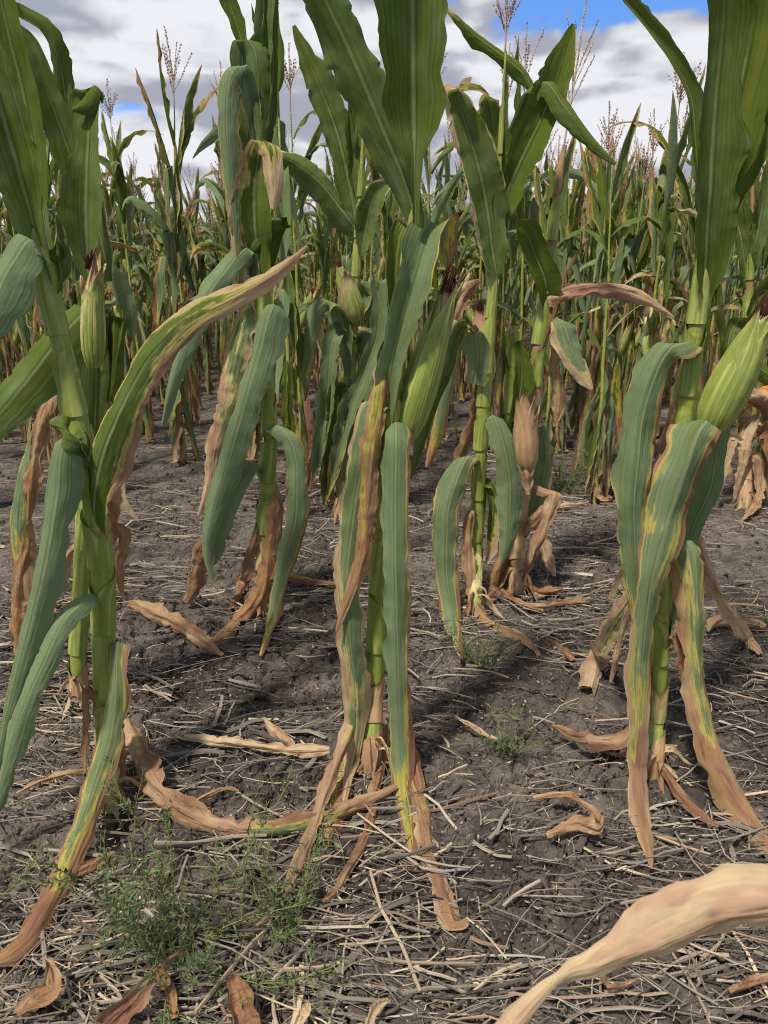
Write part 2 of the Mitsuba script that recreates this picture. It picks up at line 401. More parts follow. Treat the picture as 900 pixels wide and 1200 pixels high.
def husk_mesh(base, tip, R, sen=0.2, seed=0, ns=16, leaves=6):
    """An ear in its husk: overlapping husk leaves wrapped round the cob, each with its own edge and tip."""
    rng = np.random.default_rng(seed + 50)
    base, tip = np.asarray(base, float), np.asarray(tip, float)
    L = np.linalg.norm(tip - base)
    d, b, n = frame(tip - base)
    V, F, U, off = [], [], [], 0
    bend = (b * rng.normal(0, 0.03) + n * rng.normal(0, 0.03)) * L

    def prof(t):
        return np.interp(t, [0, 0.05, 0.15, 0.32, 0.5, 0.68, 0.84, 1, 1.3], [0.50, 0.68, 0.90, 1.0, 0.93, 0.74, 0.47, 0.22, 0.10])
    for q in range(leaves + 1):
        core = q == 0
        na = 15 if core else 9
        tl = 0.98 if core else rng.uniform(0.78, 1.12)
        a0 = 0 if core else q * 2.39 + rng.uniform(-0.3, 0.3)
        span = math.pi if core else rng.uniform(1.15, 1.6)
        t = np.linspace(0, 1, ns)
        x = np.linspace(-1, 1, na)
        shrink = np.ones(ns) if core else np.clip(1.25 * (1 - t ** 4), 0.04, 1)
        ang = a0 + x[None] * span * shrink[:, None]
        rad = R * prof(t * tl)[:, None] * (1 if core else 1.0 + 0.014 * q) + (0 if core else 0.0016 + 0.004 * (t[:, None] ** 3) * np.abs(x)[None] + 0.0015 * np.sin(x * 9 + q)[None])
        c = base + d * (t * tl * L)[:, None] + bend * (t ** 2)[:, None]
        if not core:
            c = c + (b * math.cos(a0) + n * math.sin(a0)) * (0.030 * t ** 5 * rng.uniform(0.1, 1.3))[:, None]
        pts = c[:, None] + rad[..., None] * (np.cos(ang)[..., None] * b + np.sin(ang)[..., None] * n)
        V.append(pts.reshape(-1, 3))
        F.append(grid_faces(ns, na) + off)
        off += ns * na
        k = int(round(np.clip(sen + rng.uniform(-0.12, 0.22), 0, 1) * 15))
        U.append(np.stack(np.broadcast_arrays(k + 0.02 + 0.96 * (x[None] + 1) / 2, (seed * 7 + q) % 61 + 0.01 + 0.98 * t[:, None]), -1).reshape(-1, 2))
    return (np.vstack(V), np.vstack(F)), np.vstack(U)


def silk_mesh(tip, d, L=0.05, n=60, seed=0, R=0.012):
    rng = np.random.default_rng(seed + 90)
    d, b, m = frame(d)
    V, F, C, off = [], [], [], 0
    for i in range(n):
        a, r = rng.uniform(0, 6.28), R * math.sqrt(rng.random())
        o = b * math.cos(a) + m * math.sin(a)
        l = L * rng.uniform(0.5, 1.1)
        t = np.linspace(0, 1, 5)[:, None]
        c = tip - d * 0.015 + o * r + d * l * t + o * (rng.uniform(-0.1, 0.3) * l) * t ** 2 + np.array([0, 0, -1]) * l * rng.uniform(0, 0.5) * t ** 2 + rng.normal(0, 0.003, 3) * t
        v, f = tube(c, np.linspace(0.0011, 0.0006, 5), 3, False)
        V.append(v)
        F.append(f + off)
        off += len(v)
        C.append(np.tile(np.array([0.07, 0.022, 0.014]) * rng.uniform(0.5, 1.6), (len(v), 1)))
    return (np.vstack(V), np.vstack(F)), np.vstack(C)


def add_ear(plant, base, tip, R, sen=0.2, seed=0, silk=True, label=None, ns=16, leaves=6, nsilk=60):
    m, uv = husk_mesh(base, tip, R, sen, seed, ns, leaves)
    e = part(plant, 'ear', mikit.ply(m, 'husk_tissue', smooth=True, uv=uv), label)
    if silk:
        base, tip = np.asarray(base, float), np.asarray(tip, float)
        m, c = silk_mesh(tip, tip - base, 0.22 * np.linalg.norm(tip - base), nsilk, seed, R * 0.36)
        part(e, 'silk', mikit.ply(m, 'dry_fibre', color=c))
    return e


def spikelets(c, step, size, rng, k=3):
    """Small pointed florets along a tassel branch."""
    L = np.linalg.norm(np.diff(c, axis=0), axis=1).sum()
    n = max(3, int(L / step))
    u = np.linspace(0.03, 0.99, n)
    idx = u * (len(c) - 1)
    p = np.stack([np.interp(idx, np.arange(len(c)), c[:, j]) for j in range(3)], 1)
    tn = unit(np.gradient(p, axis=0))
    p, tn = np.repeat(p, k, 0), np.repeat(tn, k, 0)
    o = unit(np.cross(tn, rng.normal(size=tn.shape)))
    dirs = unit(tn + o * rng.uniform(0.25, 0.75, (len(p), 1)))
    l = size * rng.uniform(0.7, 1.25, (len(p), 1))
    s1 = unit(np.cross(dirs, tn + 0.01)) * l * 0.22
    s2 = np.cross(dirs, s1)
    base = p
    v = np.stack([base, base + dirs * l * 0.45 + s1, base + dirs * l * 0.45 - 0.5 * s1 + 0.87 * s2, base + dirs * l * 0.45 - 0.5 * s1 - 0.87 * s2, base + dirs * l], 1)
    f = np.array([[0, 2, 1], [0, 3, 2], [0, 1, 3], [4, 1, 2], [4, 2, 3], [4, 3, 1]])
    F = (f[None] + (np.arange(len(p)) * 5)[:, None, None]).reshape(-1, 3)
    return v.reshape(-1, 3), F


def tassel_mesh(base, d, L=0.34, nb=9, step=0.006, size=0.009, seed=0, k=3, tone=(0.36, 0.25, 0.185), sides=4, spread=1.0):
    rng = np.random.default_rng(seed + 300)
    d, b, n = frame(d)
    base = np.asarray(base, float)
    V, F, C, off = [], [], [], 0
    tone = np.array(tone)

    def put(v, f, col):
        nonlocal off
        V.append(v)
        F.append(f + off)
        off += len(v)
        C.append(col * np.ones((len(v), 1)) * rng.uniform(0.75, 1.2, (len(v), 1)))
    t = np.linspace(0, 1, 9)[:, None]
    lean = b * rng.normal(0, 0.05) + n * rng.normal(0, 0.05)
    spine = base + d * L * t + lean * L * t ** 2
    put(*tube(spine, np.linspace(0.0035, 0.0012, 9), sides), tone * 0.9)
    put(*spikelets(spine[3:], step, size, rng, k + 1), tone)
    for i in range(nb):
        h = 0.22 + 0.25 * i / max(1, nb)
        a = i * 2.4 + rng.uniform(-0.4, 0.4)
        o = b * math.cos(a) + n * math.sin(a)
        l = L * rng.uniform(0.32, 0.52)
        an = rng.uniform(0.30, 0.75) * spread
        t = np.linspace(0, 1, 7)[:, None]
        c = base + d * L * h + lean * L * h * h + (d * math.cos(an) + o * math.sin(an)) * l * t + d * 0.12 * l * t ** 2 + np.array([0, 0, -1]) * l * rng.uniform(-0.05, 0.2) * t ** 2
        put(*tube(c, np.linspace(0.0016, 0.0007, 7), 3), tone * 0.9)
        put(*spikelets(c[1:], step * 1.15, size, rng, k), tone * rng.uniform(0.85, 1.15))
    return (np.vstack(V), np.vstack(F)), np.vstack(C)


def add_tassel(plant, base, d, label=None, **kw):
    m, c = tassel_mesh(base, d, **kw)
    return part(plant, 'tassel', mikit.ply(m, 'dry_fibre', color=c), label)


# ------------------------------------------------------------------ the ground
def build_ground():
    gx = np.r_[0:1.3:0.0072]
    s = 0.0072
    x = list(gx)
    while x[-1] < 300:
        s *= 1.085
        x.append(x[-1] + s)
    x = np.array(x)
    x = np.r_[-x[:0:-1], x]
    y = [0.55]
    s = 0.0072
    while y[-1] < 400:
        if y[-1] > 2.6:
            s *= 1.022
        y.append(y[-1] + s)
    yb = [0.55]
    s = 0.01
    while yb[-1] > -60:
        s *= 1.2
        yb.append(yb[-1] - s)
    y = np.r_[np.array(yb[:0:-1]), np.array(y)]
    X, Y = np.meshgrid(x, y)
    Z = soil_z(X, Y)
    P = np.stack([X, Y, 0 * X], -1)
    near = np.clip((9 - np.hypot(X, Y)) / 5, 0, 1)
    wx = X + (meshkit.fbm(P * 14, 3, 11) - 0.5) * 0.07
    wy = Y + (meshkit.fbm(P * 14 + 9, 3, 12) - 0.5) * 0.07
    bare = np.clip((meshkit.fbm(P * 2.2 + 31, 3, 21) - 0.36) / 0.22, 0, 1)
    f1, f2, hr = cells(wx, wy, 9.5, 3)
    crack = np.clip(1 - (f2 - f1) / 0.10, 0, 1)
    g1, g2, gr = cells(wx * 1.03 + 4, wy, 23.0, 8)
    crack2 = np.clip(1 - (g2 - g1) / 0.15, 0, 1)
    Z = Z + near * ((0.25 + 0.75 * bare) * ((hr - 0.5) * 0.014 - 0.036 * crack ** 1.2 - 0.014 * crack2 * (gr > 0.3)))
    rough = meshkit.fbm(P * 34, 4, 14) - 0.5
    Z = Z + near * rough * (0.036 - 0.020 * bare)
    k1, k2, kr = cells(X + rough * 0.05, Y, 30.0, 15)
    Z = Z + near * (kr > 0.72) * np.clip(1 - k1 / 0.5, 0, 1) ** 0.5 * 0.012 * (1.1 - bare)
    v = np.stack([X, Y, Z], -1).reshape(-1, 3)
    scene['ground'] = mikit.ply((v, grid_faces(len(y), len(x))), 'soil', smooth=True)
    labels['ground'] = {'label': 'dark cracked clay soil of the corn field littered with old straw', 'kind': 'structure'}


def stuff(name, label, shape):
    scene[name] = shape
    labels[name] = {'label': label, 'kind': 'stuff', 'category': name.split('_')[-1]}


def build_straw():
    rng = np.random.default_rng(4)
    y = 0.6 + 8.0 * rng.random(60000) ** 1.35
    x = rng.uniform(-1, 1, 60000) * (0.35 + 0.62 * y)
    dens = meshkit.fbm(np.stack([x * 1.6 + 3, y * 2.8, 0 * x + 0.5], -1), 3, 41)
    keep = rng.random(60000) < np.clip((dens - 0.38) / 0.22, 0.12, 1)
    x, y = x[keep][:15500], y[keep][:15500]
    n = len(x)
    z = soil_z(x, y)
    tones = np.array([[0.33, 0.29, 0.235], [0.22, 0.195, 0.165], [0.13, 0.115, 0.098], [0.44, 0.36, 0.25], [0.075, 0.063, 0.054], [0.27, 0.19, 0.13]])
    prob = np.array([0.25, 0.26, 0.2, 0.10, 0.11, 0.08])
    big = rng.random(n)
    l = np.where(big < 0.55, rng.uniform(0.02, 0.07, n), np.where(big < 0.9, rng.uniform(0.06, 0.16, n), rng.uniform(0.14, 0.28, n)))
    r = np.where(big < 0.55, rng.uniform(0.0005, 0.0017, n), 0.0009 + 0.0036 * rng.random(n) ** 2.2)
    az = np.where(rng.random(n) < 0.66, rng.normal(0, 0.36, n), rng.uniform(0, math.pi, n))
    rise = rng.normal(0, 1, n) * np.where(l > 0.06, 0.06, 0.2)
    h = np.stack([np.cos(az), np.sin(az), rise], -1)
    side = np.stack([-np.sin(az), np.cos(az), 0 * az], -1)
    t = np.linspace(-0.5, 0.5, 4)
    up = np.array([0, 0, 1.0])
    c = np.stack([x, y, z + 0.009 + rng.random(n) ** 2 * 0.016 + np.abs(rise) * l * 0.3], -1)
    kink, sag = rng.normal(0, 0.06, n) * l, rng.normal(0, 0.02, n) * l
    pts = c[:, None] + h[:, None] * (l[:, None] * t)[..., None] + side[:, None] * (kink[:, None] * 4 * t * t)[..., None] + up * (sag[:, None] * (4 * t * t - 1))[..., None]
    pts[:, 1:3] += side[:, None] * (rng.normal(0, 0.022, (n, 2)) * l[:, None])[..., None]
    rad = r[:, None] * np.linspace(1, 0, 4)[None] + r[:, None] * rng.uniform(0.6, 1.0, n)[:, None] * np.linspace(0, 1, 4)[None]
    wide = np.where((rng.random(n) < 0.13) & (l > 0.05), rng.uniform(1.5, 2.8, n), 1.0)
    flat = np.where(rng.random(n) < 0.6, 0.55, 1.0) / wide ** 0.7
    g = np.arange(4) * math.pi / 2 + 0.5
    tilt = rng.normal(0, 0.35, n)
    s1 = side * np.cos(tilt)[:, None] + up * np.sin(tilt)[:, None]
    s2 = np.cross(h / np.linalg.norm(h, axis=1, keepdims=True), s1)
    ring = np.cos(g)[None, :, None] * s1[:, None] * wide[:, None, None] + np.sin(g)[None, :, None] * s2[:, None] * flat[:, None, None]
    v = pts[:, :, None] + rad[:, :, None, None] * ring[:, None]                        # n, 4, 4, 3
    f = np.vstack([grid_faces(4, 4, True), [[0, 1, 2], [0, 2, 3], [12, 14, 13], [12, 15, 14]]])
    F = (f[None] + (np.arange(n) * 16)[:, None, None]).reshape(-1, 3)
    C = tones[rng.choice(6, n, p=prob)] * rng.uniform(0.4, 0.98, (n, 1))
    C = np.repeat(C, 16, 0) * rng.uniform(0.75, 1.2, (n * 16, 1))
    # chaff: small flat flakes
    m = 16000
    yy = 0.6 + 5.5 * rng.random(m) ** 1.5
    xx = rng.uniform(-1, 1, m) * (0.35 + 0.62 * yy)
    o = np.stack([xx, yy, soil_z(xx, yy) + 0.006 + 0.008 * rng.random(m)], -1)
    e1 = unit(rng.normal(size=(m, 3)) * [1, 1, 0.3]) * rng.uniform(0.003, 0.011, (m, 1))
    e2 = unit(np.cross(e1, rng.normal(size=(m, 3)) * 0.3 + [0, 0, 1])) * rng.uniform(0.0008, 0.003, (m, 1))
    q = np.stack([o - e1 - e2 * 0.6, o - e2, o + e1, o + e2], 1)
    F = np.vstack([F, (np.array([[0, 1, 2], [0, 2, 3]])[None] + (n * 16 + np.arange(m) * 4)[:, None, None]).reshape(-1, 3)])
    v = np.vstack([v.reshape(-1, 3), q.reshape(-1, 3)])
    C = np.vstack([C, np.repeat(tones[rng.choice(6, m, p=prob)] * rng.uniform(0.4, 0.95, (m, 1)), 4, 0)])
    stuff('straw_litter', 'grey and tan straw and old stubble scattered over the soil', mikit.ply((v.reshape(-1, 3), F), 'dry_fibre', color=C))
    # crumbs of soil
    ico = trimesh.creation.icosphere(0, 1.0)
    iv, jf = np.array(ico.vertices), np.array(ico.faces)
    n = 7000
    y = 0.65 + 4.5 * rng.random(n) ** 1.6
    x = rng.uniform(-1, 1, n) * (0.35 + 0.62 * y)
    r = 0.0018 + 0.012 * rng.random(n) ** 6
    v = iv[None] * rng.uniform(0.7, 1.3, (n, len(iv), 1)) * (r[:, None] * rng.uniform(0.6, 1.2, (n, 3)))[:, None]
    v = v + np.stack([x, y, soil_z(x, y) + 0.004], -1)[:, None]
    F = (jf[None] + (np.arange(n) * len(iv))[:, None, None]).reshape(-1, 3)
    stuff('soil_crumbs', 'small clods and crumbs of dark soil', mikit.ply((v.reshape(-1, 3), F), 'soil', smooth=True))


build_ground()
build_straw()


# ------------------------------------------------------------------ the traced near plants
def add_roots(name, p, ground, seed):
    """Short brace roots round the foot of a stalk."""
    rng = np.random.default_rng(seed + 40)
    for i in range(9):
        a = i * 0.7 + rng.uniform(-0.3, 0.3)
        o = np.array([math.cos(a), math.sin(a), 0])
        h, reach = rng.uniform(0.015, 0.055), rng.uniform(0.025, 0.055)
        t = np.linspace(0, 1, 6)[:, None]
        c = np.array([p[0], p[1], ground + h]) + o * (p[3] * 0.9 + reach * t ** 0.8) - np.array([0, 0, h + 0.02]) * t ** 1.6
        v, f = tube(c, np.linspace(0.0024, 0.0014, 6), 5)
        part(name, 'root', mikit.ply((v, f), 'dry_fibre', smooth=True, color=np.tile(np.array([0.17, 0.12, 0.075]) * rng.uniform(0.6, 1.3), (len(v), 1))))


def build_near(spec):
    name = thing('corn_plant', spec['label'], 'corn plant', spec.get('group'))
    base = spec['seed']
    for q, s in enumerate(spec['stalks']):
        P = np.array(s['P'])
        ground = float(soil_z(P[0, 0], P[0, 1]))
        if P[0, 2] < 0.3:
            P = np.vstack([[P[0, 0] - (P[1, 0] - P[0, 0]) * 0.1, P[0, 1], min(ground, P[0, 2]) - 0.06, P[0, 3]], P])
            add_roots(name, P[0], ground, base + q)
        part(name, 'stalk', stalk_shape(P, sides=14, sen=s.get('sen', 0.25), seed=base + q, node=s.get('node', 0.15)))
        L = np.linalg.norm(np.diff(P[:, :3], axis=0), axis=1).sum()
        n = max(3, int(L / 0.17))
        rs = np.random.default_rng(base + 5 * q)
        for i in range(n - 1):
            f0 = (i + 0.15 + rs.uniform(-0.1, 0.1)) / n
            sn = float(np.clip(s.get('sen', 0.25) * 0.8 + 0.45 * (1 - 3.6 * i / n) + rs.uniform(-0.1, 0.08), 0.05, 1.0))
            m, uv = sheath_mesh(P, f0, min(1, f0 + rs.uniform(0.8, 1.0) / n), sn, base * 3 + q * 50 + i, rs.uniform(0, 6.28))
            part(name, 'sheath', mikit.ply(m, 'husk_tissue', smooth=True, uv=uv))
        if P[0, 2] < 0.05:
            for i in range(7):
                a, l = i * 0.9 + rs.uniform(-0.4, 0.4), rs.uniform(0.05, 0.14)
                o = np.array([math.cos(a), math.sin(a), 0])
                h0 = rs.uniform(0.02, 0.10)
                b0 = np.array([P[1, 0], P[1, 1], ground + h0])
                pp = np.array([np.r_[b0 + o * 0.010, 0.012, 0], np.r_[b0 + o * 0.3 * l + [0, 0, 0.015], 0.018, rs.normal(0, 40)], np.r_[b0 + o * 0.75 * l - [0, 0, h0 * 0.6], 0.015, rs.normal(0, 60)], np.r_[b0 + o * l * 1.1 + [0, 0, 0.008 - h0], 0.003, rs.normal(0, 60)]])
                part(name, 'dead_leaf', leaf_shape(pp, np.cross(o, [0, 0, 1.0]), ns=16, na=7, curl=0.8, ruf=0.12, sen=1.0 if rs.random() < 0.7 else 1.07, seed=base * 7 + i, fray=0.25))
        if 'tassel' in s:
            add_tassel(name, P[-1, :3] - (P[-1, :3] - P[-2, :3]) * 0.02, P[-1, :3] - P[-2, :3], seed=base + q, **s['tassel'])
    for i, l in enumerate(spec['leaves']):
        P = np.array(l['P'])
        if l.get('s', 0.2) > 0.78 and 'f' not in l:
            P[:, 3] *= 0.8
        L = np.linalg.norm(np.diff(P[:, :3], axis=0), axis=1).sum()
        part(name, 'leaf', leaf_shape(P, l['A'], ns=int(np.clip(L * 140, 24, 110)), na=13, curl=l.get('c', 0.55), ruf=l.get('r', 0.09), sen=l.get('s', 0.2), seed=base * 13 + i * 5 + l.get('sd', 0), fray=0.10 if l.get('s', 0.2) > 0.6 else 0.02, tone=l.get('t', 0), twist=l.get('tw', 0.7), fold=l.get('f', 0.38), crumple=l.get('cr', 1.0)), l.get('label'))
    for i, e in enumerate(spec.get('ears', ())):
        if e.get('cob'):
            m, c = cob_mesh(e['base'], e['tip'], e['R'], 14, base)
            part(name, 'cob', mikit.ply(m, 'dry_fibre', smooth=True, color=c), e.get('label'))
            continue
        add_ear(name, e['base'], e['tip'], e['R'], e.get('s', 0.2), base + i, e.get('silk', True), e.get('label'))
    return name


def cob_mesh(base, tip, R, rows=14, seed=0):
    """A bare cob: rows of rounded kernels."""
    rng = np.random.default_rng(seed)
    base, tip = np.asarray(base, float), np.asarray(tip, float)
    L = np.linalg.norm(tip - base)
    d, b, n = frame(tip - base)
    ico = trimesh.creation.icosphere(1, 1.0)
    iv, jf = np.array(ico.vertices), np.array(ico.faces)
    step = 2 * math.pi * R / rows * 0.9
    V, F, C, off = [], [], [], 0
    for i in range(int(L / step)):
        t = (i + 0.5) * step / L
        r = R * np.interp(t, [0, 0.1, 0.6, 1], [0.8, 1, 0.95, 0.5])
        for q in range(rows):
            a = 2 * math.pi * (q + 0.06 * math.sin(i)) / rows
            o = b * math.cos(a) + n * math.sin(a)
            c = base + d * t * L + o * r * 0.82
            w = np.cross(d, o)
            v = c + iv[:, :1] * o * r * 0.24 + iv[:, 1:2] * w * r * math.pi / rows * 0.98 + iv[:, 2:3] * d * step * 0.52
            V.append(v); F.append(jf + off); off += len(v)
            C.append(np.tile(np.array([0.50, 0.21, 0.025]) * rng.uniform(0.75, 1.15), (len(v), 1)))
    v, f = tube(np.linspace(base, tip, 8), R * 0.8 * np.array([0.8, 1, 1, 1, 1, 0.95, 0.8, 0.45]), 12)
    V.append(v); F.append(f + off); C.append(np.tile([0.30, 0.13, 0.03], (len(v), 1)))
    return (np.vstack(V), np.vstack(F)), np.vstack(C)


